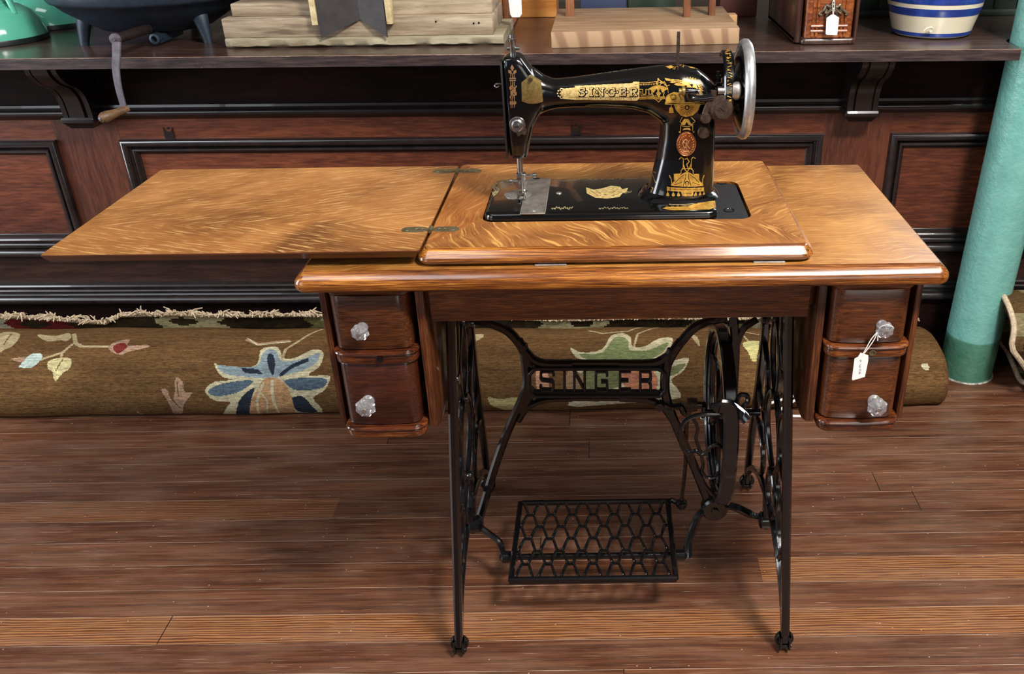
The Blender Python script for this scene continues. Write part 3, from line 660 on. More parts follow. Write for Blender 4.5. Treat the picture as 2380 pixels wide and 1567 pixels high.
def drawer_case(sx):
    # drawer opening measured on the left unit, mirrored about the table's middle
    mx = lambda a, c_: (a, c_) if sx < 0 else (.042-c_, .042-a)
    a, c_ = mx(-.402, -.393)
    side_pl = [(.034, .735), (.034, .500), (.060, .492), (.30, .492), (.36, .56), (.43, .64), (.43, .735)]
    b = B(); prism(b, side_pl, a, c_, .0015, plane='yz'); T('case_side', b, M['case_wood'])
    a, c_ = mx(-.268, -.256)
    b = B(); prism(b, [(.034, .735), (.030, .500), (.060, .488), (.26, .488), (.30, .53), (.40, .64), (.43, .735)], a, c_, .0015, plane='yz'); T('case_side', b, M['case_wood'])
    a, c_ = mx(-.393, -.268)
    b = B(); box(b, a, c_, .06, .42, .726, .735); box(b, a, c_, .41, .42, .5, .735); T('case_back', b, M['case_wood'])
    a, c_ = mx(-.391, -.271)
    b = B(); slab(b, a+.004, c_-.004, .024, .07, .012, [(0, .722), (.002, .726), (.002, .735)]); T('case_top_rail', b, M['drawer_wood'])
    for z0, z1, yf in ((.618, .637, .014), (.494, .512, .010)):
        b = B(); pl = bow(a, c_, yf, .080, .018, 6, .002); h = z1-z0
        loft(b, loops_of(pl, [(-.003, z0), (-.0012, z0+.0008), (-.0006, z0+.003), (-.0008, z0+h*.55), (-.0014, z1-.0065), (.0006, z1-.0050), (.0012, z1-.0032), (.0004, z1-.0012), (-.0022, z1-.0002), (-.004, z1)]))
        b2 = B(); box(b2, a, c_, .079, .415, z0+.004, z1-.004); merge(b, b2); sh = T('case_shelf', b, M['mould_wood'])
        if z0 > .6:
            b = B(); lathe(b, [(.0045, 0), (.005, -.0012), (.0035, -.0014), (.003, .001), (0, .001)], ((a+c_)/2+.008*(1 if sx < 0 else .6), yf-.0025, (z0+z1)/2), 'y', 14); T('keyhole', b, M['hinge' if sx > 0 else 'iron'])
    dr = []
    for z0, z1, yf, mt, kr in ((.6385, .722, .022, 'drawer_wood', .0128), (.5135, .617, .018, 'drawer_wood_red' if sx < 0 else 'drawer_wood', .0148)):
        b = B(); pl = bow(a+.004, c_-.006, yf, .070, .016, 6, .002)
        loft(b, loops_of(pl, [(-.001, z0), (0, z0+.0015), (0, z1-.0015), (-.001, z1)]))
        box(b, a+.008, c_-.010, .069, .40, z0+.004, z1-.01)
        d = T('drawer', b, M[mt], sharp=35); dr.append(d)
    zk = ((.675, .556) if sx < 0 else (.668, .5455)); xk = ((-.343, -.350) if sx < 0 else (.388, .3915))
    kn = []
    for d, z, x, yf, kr in zip(dr, zk, xk, (.020, .016), (.0130, .0152)): kn.append(knob((x, yf, z), kr, d, random.random()))
    return kn
drawer_case(-1); drawer_case(1)

# ---- cast iron stand
def fx(side, z): return (-.228-.0583*(.72-z)) if side < 0 else (.268+.0583*(.72-z))
def side_frame(side):
    P = lambda y, z: Vector((fx(side, z), y, z))
    bv = Vector((1, 0, .0583*side)).normalized()
    b = B()
    front = [P(y, z) for y, z in ((.098, .735), (.094, .66), (.086, .54), (.073, .40), (.062, .25), (.050, .10), (.046, .028))]
    rear = [P(y, z) for y, z in ((.272, .735), (.276, .62), (.298, .52), (.335, .42), (.375, .33), (.420, .24), (.470, .13), (.508, .028))]
    bar(b, cr(front, 6), bv, .020, .014); bar(b, cr(rear, 6), bv, .020, .014)
    bar(b, [P(.080, .725), P(.30, .725)], bv, .020, .030)
    arch = cr([P(y, z) for y, z in ((.058, .05), (.075, .10), (.115, .148), (.18, .178), (.26, .184), (.34, .168), (.42, .125), (.475, .08), (.503, .04))], 6)
    bar(b, arch, bv, .014, .012)
    # scrollwork
    sc = lambda pts, w=.009, cl=False: bar(b, cr([P(*p) for p in pts], 6, cl), bv, w, .010, closed=cl)
    sc([(.115, .70), (.135, .66), (.14, .60), (.12, .56), (.10, .54)]); sc([(.25, .70), (.228, .66), (.224, .60), (.25, .56), (.285, .545)])
    sc([(.182, .715), (.160, .68), (.160, .63), (.182, .60), (.204, .63), (.204, .68)], .008, True)
    sc([(.182, .60), (.155, .56), (.150, .50), (.182, .455), (.215, .50), (.212, .56)], .009, True)
    sc([(.185, .455), (.145, .41), (.140, .34), (.195, .285), (.255, .34), (.245, .41)], .010, True)
    sc([(.09, .47), (.12, .45), (.135, .41), (.128, .36), (.075, .34)]); sc([(.30, .49), (.27, .46), (.262, .41), (.29, .355), (.352, .36)])
    sc([(.195, .285), (.165, .25), (.165, .21), (.19, .182)]); sc([(.195, .285), (.235, .25), (.24, .21), (.22, .182)])
    sc([(.066, .28), (.11, .285), (.135, .25), (.125, .205), (.10, .18), (.12, .15)]); sc([(.40, .27), (.345, .285), (.30, .25), (.305, .205), (.34, .17)])
    sc([(.12, .35), (.15, .30), (.13, .27)], .008); sc([(.30, .35), (.27, .30), (.29, .27)], .008)
    for (y, z) in ((.182, .60), (.182, .455), (.195, .285), (.100, .54), (.284, .545)): lathe(b, [(0, -.009), (.008, -.009), (.010, 0), (.008, .009), (0, .009)], P(y, z), 'x', 12)
    # hub boss that carries the brace and treadle rod
    lathe(b, [(.012, -.014), (.017, -.010), (.017, .014), (.010, .02), (0, .02)], P(.255, .125), 'x', 20)
    bar(b, [P(.255, .18), P(.255, .11)], bv, .022, .012)
    fr = T('side_frame', b, M['iron'])
    for (y, z) in ((.046, .03), (.508, .03)):
        x = fx(side, .02)
        b = B(); prism(b, [(y-.008, .040), (y-.010, .012), (y, .006), (y+.010, .012), (y+.008, .040)], x-.009, x-.006, plane='yz'); prism(b, [(y-.008, .040), (y-.010, .012), (y, .006), (y+.010, .012), (y+.008, .040)], x+.006, x+.009, plane='yz')
        prism(b, [(y-.008, .040), (y-.008, .032), (y+.008, .032), (y+.008, .040)], x-.009, x+.009, plane='yz')
        lathe(b, [(.0, -.012), (.004, -.012), (.004, .012), (0, .012)], (x, y, .0135), 'x', 10); obj('caster_fork', b, M['iron_dull'], fr) if 0 else None
        b.free() if 0 else None
        c1 = T('caster', b, M['iron_dull'])
        b = B(); lathe(b, [(.004, -.005), (.0150, -.005), (.0168, -.003), (.0168, .003), (.0150, .005), (.004, .005)], (x+.002*side, y+.014, .0168), 'y', 24)
        obj('caster_wheel', b, M['iron_dull'], c1)
    return fr
side_frame(-1); side_frame(1)
# brace with name plate
BY = .285
q = lambda px, py: (lambda p: Vector((p.x, BY, p.z)))(at(px, py, y=BY))
b = B()
U = (0, 1, 0)
nmb = [0]
def mb(pts, w, n=7):
    nmb[0] += 1; d = .0155-.0005*nmb[0]; bar(b, cr([q(*p) for p in pts], n), U, w*1.22, d, ch=.3)
tl = (at(1080, 745, y=BY)); 
mb([(1098, 742), (1140, 752), (1178, 768), (1204, 794), (1220, 822), (1232, 848)], .013)
mb([(1205, 790), (1222, 816), (1244, 838), (1275, 845), (1330, 845)], .012)
mb([(1216, 800), (1222, 850), (1224, 890), (1214, 926), (1196, 966), (1176, 1012), (1158, 1062), (1142, 1112), (1128, 1160), (1114, 1206)], .013)
mb([(1232, 905), (1222, 930), (1206, 955)], .018)
mb([(1330, 926), (1275, 928), (1245, 936), (1222, 950), (1204, 978)], .010)
mb([(1690, 738), (1650, 746), (1612, 764), (1584, 794), (1564, 822), (1550, 850)], .013)
mb([(1582, 792), (1558, 822), (1532, 840), (1500, 845), (1440, 845)], .012)
mb([(1562, 812), (1550, 850), (1545, 890), (1550, 930), (1572, 990), (1594, 1040), (1616, 1090), (1640, 1150), (1652, 1176)], .014)
mb([(1440, 926), (1490, 928), (1520, 934), (1545, 950), (1562, 975)], .011)
mb([(1275, 843), (1505, 843)], .009); mb([(1275, 926), (1505, 926)], .008)
mb([(1705, 740), (1709, 800), (1706, 880), (1702, 950)], .013); mb([(1760, 742), (1728, 764), (1712, 800)], .010)
T('brace', b, M['iron'])
# octagonal letter frame
b = B(); oc = [(1244, 852), (1533, 852), (1546, 866), (1546, 902), (1533, 916), (1244, 916), (1231, 902), (1231, 866)]
ocs = []
for i in range(8):
    a, c_ = q(*oc[i]), q(*oc[(i+1) % 8]); ocs += [a.lerp(c_, k/4) for k in range(4)]
bar(b, ocs, U, .0065, .022, closed=True)
bar(b, [q(1240, 858), q(1250, 856), q(1527, 856), q(1538, 860)], U, .006, .012); bar(b, [q(1240, 911), q(1527, 911)], U, .006, .012)
npl = T('name_plate', b, M['iron_dull'])
def iron_letter(ch, x0, x1, y0, y1):
    w = x1-x0; h = y1-y0; X = lambda a: x0+a*w; Y = lambda a: y0+a*h
    G = {'S': [[(1, .16), (.95, .04), (.85, 0), (.15, .0), (.02, .08), (0, .36), (.12, .47), (.88, .53), (1, .64), (.98, .92), (.85, 1), (.15, 1), (.05, .96), (0, .84)]],
         'I': [[(.5, 0), (.5, 1)]], 'N': [[(0, 1), (0, 0)], [(0, .0), (1, 1)], [(1, 1), (1, 0)]],
         'G': [[(1, .18), (.98, .06), (.88, 0), (.12, 0), (0, .1), (0, .9), (.12, 1), (1, 1), (1, .56), (.55, .56)]],
         'E': [[(1, .0), (0, .0), (0, 1), (1, 1)], [(0, .5), (.75, .5)]],
         'R': [[(0, 1), (0, 0), (.85, .0), (1, .12), (1, .42), (.85, .52), (0, .52)], [(.8, .54), (1, .68), (1, 1)]]}[ch]
    b = B()
    for k_, ln in enumerate(G):
        pts = [q(X(a), Y(c_)) for a, c_ in ln]; e0 = (pts[0]-pts[1]).normalized()*.0020; e1 = (pts[-1]-pts[-2]).normalized()*.0020
        pts[0] = pts[0]+e0; pts[-1] = pts[-1]+e1; dd = []
        for a, c_ in zip(pts[:-1], pts[1:]):
            L_ = (c_-a).length; m_ = max(2, int(L_/.003)); dd += [a.lerp(c_, (t_+.0)/m_) for t_ in range(m_)]
        dd.append(pts[-1]); bar(b, dd, U, .0046, .013-.0008*k_, ch=.3)
    obj('letter', b, M['iron_dull'], npl)
for ch, x0, x1 in (('S', 1257, 1287), ('I', 1306, 1318), ('N', 1335, 1359), ('G', 1385, 1411), ('E', 1441, 1464), ('R', 1488, 1512)): iron_letter(ch, x0, x1, 862, 906)
# lower hub with its arms
b = B(); hub = q(1660, 1178)
lathe(b, [(0, -.014), (.022, -.014), (.026, -.010), (.026, .008), (.020, .014), (0, .014)], hub, 'y', 28)
lathe(b, [(0, -.018), (.007, -.018), (.008, -.013)], hub, 'y', 16)
bar(b, cr([hub, q(1625, 1188)+Vector((0, -.01, 0)), Vector((.163, .255, .105)), Vector((.152, .235, .085)), Vector((.150, .218, .070))], 6), U, .017, .016, ch=.45)
bar(b, cr([hub+Vector((.015, 0, .004)), q(1710, 1180), q(1745, 1196), Vector((fx(1, .12)-.006, .268, .122))], 6), U, .018, .016, ch=.45)
T('hub', b, M['iron'])
for s, xe in ((-1, fx(-1, .12)), (1, fx(1, .12))):
    pass
# flywheel, axle, crank, belt guard
wc = Vector((.205, .285, .352)); WR = .158
b = B(); ring = [wc+Vector((0, WR*math.cos(a), WR*math.sin(a))) for a in [2*PI*k/72 for k in range(72)]]
bar(b, ring, (1, 0, 0), .016, .022, ch=.2, closed=True)
ring2 = [wc+Vector((0, (WR-.012)*math.cos(a), (WR-.012)*math.sin(a))) for a in [2*PI*k/72 for k in range(72)]]
bar(b, ring2, (1, 0, 0), .010, .010, closed=True)
for k in range(6):
    a = k*PI/3+.3; pts = [wc+Vector((.004*math.sin(PI*t_), r_*math.cos(a+.25*math.sin(PI*t_)), r_*math.sin(a+.25*math.sin(PI*t_)))) for t_, r_ in [(j/6, .012+(WR-.02)*j/6) for j in range(7)]]
    tube(b, pts, [.0065, .006, .005, .0045, .0045, .005, .006], 8)
lathe(b, [(.018, -.016), (.020, 0), (.018, .016), (.006, .018), (0, .018)], wc, 'x', 24)
T('flywheel', b, M['iron'])
b = B(); tube(b, [wc+Vector((-.03, 0, 0)), wc+Vector((.075, 0, 0))], .007, 12)
cp = wc+Vector((-.034, -.012, .026)); bar(b, [wc+Vector((-.03, 0, -.006)), cp+Vector((.004, 0, 0))], (1, 0, 0), .013, .007)
lathe(b, [(.006, 0), (.006, -.02), (.009, -.022), (0, -.026)], cp, 'x', 14); T('crank_axle', b, M['iron'])
# arm that carries the axle (from the plate's right)
b = B(); bar(b, cr([q(1532, 936), q(1562, 940)+Vector((0, -.01, 0)), q(1582, 944), q(1590, 958), q(1600, 962)], 5), U, .012, .012)
lathe(b, [(.0, -.012), (.008, -.012), (.009, 0), (0, .004)], q(1532, 940), 'y', 14)
T('axle_arm', b, M['iron'])
# pitman rod
b = B(); pt = cp+Vector((-.018, 0, 0)); pb = Vector((.146, .330, .118))
tube(b, cr([pt+Vector((0, 0, .006)), pt.lerp(pb, .2)+Vector((-.006, 0, 0)), pt.lerp(pb, .6), pb], 6), .0042, 10)
lathe(b, [(.0, -.009), (.012, -.009), (.013, 0), (.012, .009), (0, .009)], pt, 'x', 18)
T('pitman_rod', b, M['rusty'])
# belt guard: wire-like cast scroll in front of the wheel
b = B(); gy = .150
e = lambda px, py, y=gy: at(px, py, y=y)
def gt(pts, r=.0038): tube(b, cr([e(*p) for p in pts], 6), r, 8)
gt([(1672, 962), (1640, 962), (1606, 970), (1588, 985), (1581, 1008), (1586, 1040), (1600, 1052), (1618, 1048), (1630, 1056), (1642, 1052), (1652, 1038), (1668, 1034), (1684, 1042)])
gt([(1610, 972), (1622, 996), (1618, 1018), (1624, 1040), (1630, 1054)], .0032)
gt([(1630, 1056), (1634, 1080), (1632, 1096), (1644, 1110), (1660, 1108), (1670, 1098)], .0032)
gt([(1605, 1050), (1612, 1080), (1628, 1108), (1648, 1140), (1656, 1150)], .0034)
T('belt_shifter', b, M['iron'])
b = B(); g1 = []
for px, py in ((1690, 944), (1712, 952), (1716, 1000), (1713, 1060), (1708, 1110), (1702, 1150), (1694, 1168)): g1.append(e(px-16, py, .125))
bar(b, cr(g1, 6), U, .026, .008, ch=.4, ws=None)
bar(b, cr([e(1660, 952, .15), e(1690, 940, .14), e(1720, 958, .13), e(1735, 975, .12)], 6), U, .018, .012)
tube(b, cr([e(1712, 952, .14), e(1714, 930, .14), e(1722, 918, .14), e(1736, 920, .14), e(1738, 934, .14), e(1726, 946, .14)], 6), .0042, 8)
T('dress_guard', b, M['iron'])
# treadle plate
TZ = .098; ty0, ty1, tx0, tx1 = .128, .350, -.183, .121
b = B(); bar(b, [Vector(p) for p in ((tx0, ty0, TZ), (0, ty0, TZ), (tx1, ty0, TZ))], (0, 0, 1), .010, .014)
bar(b, [(tx0+.006, ty1, TZ), (0, ty1, TZ), (tx1, ty1, TZ)], (0, 0, 1), .010, .010)
for xx in (tx0+.003, tx1-.001): bar(b, [(xx, ty0, TZ), (xx, .24, TZ), (xx, ty1, TZ)], (0, 0, 1), .010, .010)
T_ = T('treadle', b, M['iron'])
b = B(); nc = 7; cw = (tx1-tx0-.012)/nc; rows = 6; rh = (ty1-ty0-.010)/rows
for r_ in range(rows):
    for c_ in range(nc+1):
        y0 = ty0+.005+r_*rh; odd = r_ % 2; xa = tx0+.006+c_*cw+(cw/2 if odd else 0)
        for s in (-1, 1):
            if not (tx0+.002 < xa+s*cw/2 < tx1+.002 and tx0 < xa < tx1): continue
            p = [(xa+s*.0045, y0), (xa+s*.0075, y0+rh*.2), (xa+s*(cw/2-.0075), y0+rh*.8), (xa+s*(cw/2-.0045), y0+rh)]
            tube(b, cr([Vector((x, y, TZ+.001+.004*math.sin(PI*k/3))) for k, (x, y) in enumerate(p)], 4), .0025, 8, flat=1.3)
        if tx0+.004 < xa < tx1: tube(b, [(xa-.0055, y0, TZ+.001), (xa+.0055, y0, TZ+.001)], .0028, 8)
obj('lattice', b, M['iron'], T_)
b = B(); tube(b, [(tx0-.012, .222, .070), (0, .222, .070), (tx1+.012, .222, .070)], .0062, 12)
for xx in (tx0+.003, tx1-.001): bar(b, [(xx, .222, .064), (xx, .222, .10)], (1, 0, 0), .014, .007)
obj('pivot_bar', b, M['iron'], T_)
b = B(); bar(b, cr([Vector((tx1-.004, ty1-.006, TZ)), Vector((tx1+.008, ty1, TZ+.002)), Vector((pb.x-.006, pb.y+.004, TZ+.006)), Vector((pb.x, pb.y, TZ+.008))], 5), (0, 0, 1), .010, .010)
lathe(b, [(0, -.002), (.010, -.002), (.012, .004), (.011, .011), (.006, .014), (0, .014)], (pb.x, pb.y, TZ+.004), 'z', 20); obj('rod_socket', b, M['iron'], T_)
for s in (-1, 1):
    b = B(); x = tx0-.016 if s < 0 else tx1+.016
    lathe(b, [(.004, -.012), (.011, -.010), (.012, .006), (.006, .012), (0, .013)] if s > 0 else [(0, -.013), (.006, -.012), (.012, -.006), (.011, .010), (.004, .012)], (x-(-.004)*s*0, .222, .070), 'x', 16)
    if s < 0: bar(b, cr([Vector((x-.004, .222, .072)), Vector((x-.012, .232, .098)), Vector((-.232, .244, .110)), Vector((fx(-1, .125)+.004, .255, .125))], 5), (0, 1, 0), .011, .012)
    T('pivot_cone', b, M['iron'])

# ------------------------------------------------------------------ sewing machine
sm = thing('sewing_machine', 'black antique sewing machine with gold decals and silver wheel set in the oak table', 'sewing machine', (0, .21, .789))
def K(name, bm, m, **k): return obj(name, bm, m, sm, **k)
MY = .212
b = B()
def sup(cx_, cz_, hx, hz, ex=2.6, n=28):
    return [(cx_+hx*math.copysign(abs(math.cos(a))**(2/ex), math.cos(a)), cz_+hz*math.copysign(abs(math.sin(a))**(2/ex), math.sin(a))) for a in [2*PI*k/n for k in range(n)]]
# arm: sections along x  (x, zbottom, ztop, half depth)
arm = [(-.118, .905, .992, .024), (-.100, .918, .991, .0245), (-.085, .928, .979, .024), (-.070, .932, .9735, .0235), (-.045, .9335, .9755, .0235), (0, .933, .981, .0255), (.040, .9305, .986, .028), (.065, .924, .989, .030), (.085, .910, .991, .033), (.110, .90, .992, .036), (.135, .90, .986, .036), (.150, .905, .975, .034), (.160, .915, .965, .028), (.166, .925, .955, .018)]
loft(b, [[(x, MY+p, zc) for p, zc in sup(0, (z0+z1)/2, hd, (z1-z0)/2, 2.3)] for x, z0, z1, hd in arm])
# pillar: sections along z (z, xl, xr, half depth)
pil = [(.799, .056, .168, .044), (.803, .062, .1665, .040), (.812, .066, .166, .038), (.830, .071, .1655, .0365), (.86, .078, .165, .035), (.89, .082, .1645, .0345), (.915, .083, .164, .034), (.94, .078, .163, .034), (.965, .09, .155, .03)]
loft(b, [[(xx, MY+p, z) for xx, p in sup((a+c_)/2, 0, (c_-a)/2, hd, 2.35)] for z, a, c_, hd in pil])
hd_ = [(.862, -.1385, -.116, .018), (.866, -.140, -.1135, .021), (.885, -.1405, -.109, .024), (.91, -.141, -.102, .0255), (.935, -.1415, -.088, .0265), (.96, -.142, -.088, .0265), (.98, -.142, -.096, .0265), (.998, -.1425, -.108, .026), (1.006, -.1415, -.114, .024), (1.0095, -.138, -.117, .020)]
loft(b, [[(xx, MY-.002+p, z) for xx, p in sup((a+c_)/2, 0, (c_-a)/2, hd, 4.5)] for z, a, c_, hd in hd_])
tmp = obj('tmp', b, M['japan'])
md = tmp.modifiers.new('r', 'REMESH'); md.mode = 'VOXEL'; md.voxel_size = .0021; md.use_smooth_shade = True
md = tmp.modifiers.new('s', 'SMOOTH'); md.factor = .6; md.iterations = 14
dg = bpy.context.evaluated_depsgraph_get(); me = bpy.data.meshes.new_from_object(tmp.evaluated_get(dg)); bpy.data.objects.remove(tmp)
b = B(); b.from_mesh(me); bvh = BVHTree.FromBMesh(b); body = K('arm_casting', b, M['japan'], sharp=60)
b = B(); box(b, -.1445, -.1415, MY-.026, MY+.022, .864, 1.003, .0012); K('face_plate', b, M['iron_dull'])
# bed
b = B(); vsl = slab(b, -.1765, .1655, .1285, .2935, .017, [(-.004, .780), (0, .783), (0, .7935), (-.0015, .7975), (-.0045, .7995), (-.007, .8)]); K('bed', b, M['japan'])
b = B(); slab(b, .1575, .211, .128, .2935, .014, [(0, .775), (0, .786), (-.001, .787)])
K('rear_bed', b, M['well'])
for px, py in ((1672, 425), (1688, 489)):
    p = at(px, py, z=.787); b = B(); lathe(b, [(.0085, 0), (.0085, .0009), (.0065, .001), (.0058, .0), (0, .0001)], (p.x+.004, p.y, .7868), 'z', 20); K('bolt_hole', b, M['iron'])
b = B(); slab(b, -.1235, -.0865, .1265, .2905, .0006, [(0, .7998), (0, .8007), (-.0003, .801)])
p = at(1247, 415, z=.801); K('slide_plate', b, M['satin'])
b = B(); lathe(b, [(.0045, 0), (.0045, .0003), (0, .0003)], (p.x, p.y, .801), 'z', 18, sx=1.3); K('slide_hole', b, M['iron'])
b = B(); lathe(b, [(.0025, 0), (.002, .0012), (0, .0015)], (-.103, .137, .801), 'z', 12); K('slide_knob', b, M['satin'])
p = at(1202, 451, z=.801); b = B(); lathe(b, [(.021, -.001), (.021, .0010), (.0205, .0014), (0, .0014)], (p.x+.001, p.y, .8), 'z', 36); K('needle_plate', b, M['satin'])
p = at(1299, 449, z=.8); b = B(); lathe(b, [(.0045, 0), (.004, .001), (0, .0012)], (p.x, p.y, .8), 'z', 16); K('bed_screw', b, M['satin'])
# needle bar and foot
nx_, ny_ = -.127, .210
b = B(); lathe(b, [(.0042, 1.005), (.0042, 1.025), (.005, 1.026), (.005, 1.030), (.0035, 1.031), (.0035, 1.036), (0, 1.036)], (nx_-.001, MY, 0), 'z', 16); lathe(b, [(.0025, -.009), (.0025, .009)], (nx_+.0, MY, 1.017), 'x', 10); K('presser_screw', b, M['steel'])
b = B(); lathe(b, [(.0045, .838), (.0045, .866)], (nx_, ny_, 0), 'z', 16); lathe(b, [(.0042, .866), (.0042, .90)], (nx_, ny_, 0), 'z', 12)
lathe(b, [(.0034, .828), (.0038, .84)], (nx_, ny_, 0), 'z', 14); K('needle_bar', b, M['steel'])
b = B(); box(b, nx_-.006, nx_+.008, ny_-.006, ny_+.005, .826, .836, .0015); lathe(b, [(.0022, 0), (.0022, .012), (.0038, .013), (.0038, .018), (0, .019)], (nx_+.006, ny_-.002, .832), 'x', 12)
lathe(b, [(.0035, -.012), (.0035, -.008), (.0015, -.007), (.0015, 0)], (nx_-.004, ny_-.004, .824), 'x', 12)
box(b, nx_-.001, nx_+.007, ny_-.004, ny_+.002, .812, .828, .001); K('needle_clamp', b, M['steel'])
b = B(); lathe(b, [(.0008, .803), (.0011, .815), (.0013, .83)], (nx_+.0025, ny_-.006, 0), 'z', 8); K('needle', b, M['steel'])
b = B(); p0 = Vector((nx_+.002, ny_-.012, .8025))
box(b, p0.x-.0065, p0.x-.0025, p0.y-.014, p0.y+.012, .8022, .8045, .0006); box(b, p0.x+.002, p0.x+.006, p0.y-.014, p0.y+.012, .8022, .8045, .0006); box(b, p0.x-.006, p0.x+.006, p0.y+.004, p0.y+.012, .804, .8075, .001)
tube(b, cr([Vector((p0.x+.002, p0.y+.008, .807)), Vector((nx_+.004, ny_+.0, .813)), Vector((nx_+.003, ny_, .826))], 4), .0026, 8); K('presser_foot', b, M['steel'])
# take-up lever, thread guide
b = B(); tube(b, cr([at(1176, 197, y=.205), at(1166, 195, y=.20), at(1154, 195, y=.198), at(1150, 199, y=.197), at(1154, 203, y=.196), at(1160, 200, y=.197)], 5), .0011, 8); K('take_up_lever', b, M['steel'])
def front(px, py, off=0):
    p = at(px, py, y=MY-.03); h = bvh.ray_cast(Vector((p.x, -.5, p.z)), Vector((0, 1, 0)))[0]
    if h: 
        p = at(px, py, y=h.y); h = bvh.ray_cast(Vector((p.x, -.5, p.z)), Vector((0, 1, 0)))[0] or h
    return Vector((p.x, (h.y if h else MY-.03)-off, p.z))
c_ = front(1203, 290)
b = B(); lathe(b, [(0, -.013), (.004, -.013), (.0045, -.010), (.0065, -.010), (.007, -.006), (.0085, -.005), (.009, -.003), (.011, -.003), (.012, -.0015), (.0105, 0), (.008, .003)], c_, 'y', 32); K('tension_dial', b, M['steel'])
b = B(); box(b, c_.x-.003, c_.x+.003, c_.y-.0136, c_.y-.0128, c_.z-.0006, c_.z+.0006); K('tension_slot', b, M['iron'])
c2 = front(1215, 308); b = B(); lathe(b, [(0, -.004), (.003, -.0035), (.0035, 0)], c2+Vector((.002, 0, 0)), 'y', 14); lathe(b, [(0, -.004), (.0025, -.0035), (.003, 0)], c2+Vector((-.006, 0, -.002)), 'y', 14); bar(b, [c2+Vector((-.006, -.002, -.001)), c2+Vector((.006, -.002, .004))], (0, 1, 0), .006, .002); K('thread_check', b, M['rusty'])
# pentagonal cover plate
def plate(name, pts, th, mt, ins=0):
    yb = front(1222, 212).y-.0004; P_ = [at(*p, y=yb) for p in pts]
    b = B(); b2 = bmesh.new(); n = len(P_)
    A = [b2.verts.new(p+Vector((0, .008, 0))) for p in P_]; C_ = [b2.verts.new(p+Vector((0, -th, 0))) for p in P_]
    cen = sum(P_, Vector())/n; D_ = [b2.verts.new(p.lerp(cen, .05)+Vector((0, -th-.0004, 0))) for p in P_]
    for i in range(n): b2.faces.new((A[i], A[(i+1) % n], C_[(i+1) % n], C_[i])); b2.faces.new((C_[i], C_[(i+1) % n], D_[(i+1) % n], D_[i]))
    b2.faces.new(D_); merge(b, b2); return K(name, b, mt), cen
_, pc = plate('cover_plate', [(1212, 192), (1232, 175), (1257, 190), (1262, 236), (1250, 240), (1238, 241), (1225, 240), (1213, 235)], .0008, M['brass'])
b = B(); sp2 = at(1233, 185, y=pc.y-.0012); lathe(b, [(0, -.003), (.0025, -.0028), (.0032, 0)], sp2, 'y', 14); K('plate_screw', b, M['rusty'])
c3 = front(1595, 335); b = B(); lathe(b, [(.0, -.0022), (.0125, -.0022), (.0134, -.0030), (.0142, -.0022), (.0146, 0), (.0146, .003)], c3, 'y', 44, sy=1.26); K('badge', b, M['copper'])
b = B()
for a0, a1, k1, k2 in ((-.005, .005, .007, -.009), (.005, -.006, .007, -.006), (0, 0, -.008, .008)): tube(b, [c3+Vector((a0, -.0026, k2)), c3+Vector((a1, -.0026, k1))], .0007, 6)
tube(b, cr([c3+Vector((.004*math.cos(a)-.001, -.0026, .006*math.sin(a)+.001)) for a in np.linspace(.4, 5.2, 8)], 4), .0006, 6)
tube(b, [c3+Vector((-.004, -.0026, -.010)), c3+Vector((.004, -.0026, -.010))], .0007, 6)
for k in range(22):
    a = 2*PI*k/22; 
    if k in (5, 16): continue
    cc_ = c3+Vector((.0106*math.cos(a), -.0026, .0134*math.sin(a))); tube(b, [cc_+Vector((-.0006, 0, -.0009)), cc_+Vector((.0006, 0, .0009))], .0004, 5)
K('badge_relief', b, M['copper_relief'])
c4 = front(1634, 306); b = B(); lathe(b, [(0, -.008), (.0075, -.008), (.0088, -.0065), (.0090, 0), (.0090, .004)], c4, 'y', 28); K('stitch_knob', b, M['rusty'])
# spool pin
hp = at(1576, 148, y=MY); b = B(); tube(b, [Vector((.1065, MY, .985)), Vector((.1068, MY, 1.0365))], .0024, 10); K('spool_pin', b, M['rusty'])
# hand wheel
hw = Vector((.2025, MY, .955)); HR = .0655
b = B(); loops = []
for k in range(72):
    a = 2*PI*k/72; d_ = Vector((0, math.cos(a), math.sin(a)))
    loops.append([hw+Vector((xo, 0, 0))+d_*(HR+ro) for xo, ro in ((-.0055, -.005), (-.0072, -.001), (-.0055, .0028), (-.001, .0052), (.004, .0046), (.0078, .0008), (.0078, -.003), (.004, -.006), (-.002, -.0065))])
loops.append(loops[0]); vv = [[b.verts.new(p) for p in L] for L in loops[:-1]]
for i in range(72):
    a, c_ = vv[i], vv[(i+1) % 72]
    for k in range(9): b.faces.new((a[k], a[(k+1) % 9], c_[(k+1) % 9], c_[k]))
K('balance_wheel', b, M['wheel_silver'])
b = B(); lathe(b, [(HR-.006, -.004), (HR-.014, -.010), (.03, -.020), (.022, -.022), (.022, .004), (.03, .0), (HR-.010, .004), (HR-.004, .004)], hw, 'x', 56)
for k in range(3):
    pass
K('wheel_web', b, M['japan'])
b = B(); lathe(b, [(.012, -.038), (.0165, -.036), (.018, -.030), (.018, -.026), (.014, -.022)], hw+Vector((.004, 0, 0)), 'x', 30); lathe(b, [(.011, -.04), (.011, -.0)], hw, 'x', 20); K('wheel_hub', b, M['japan'])
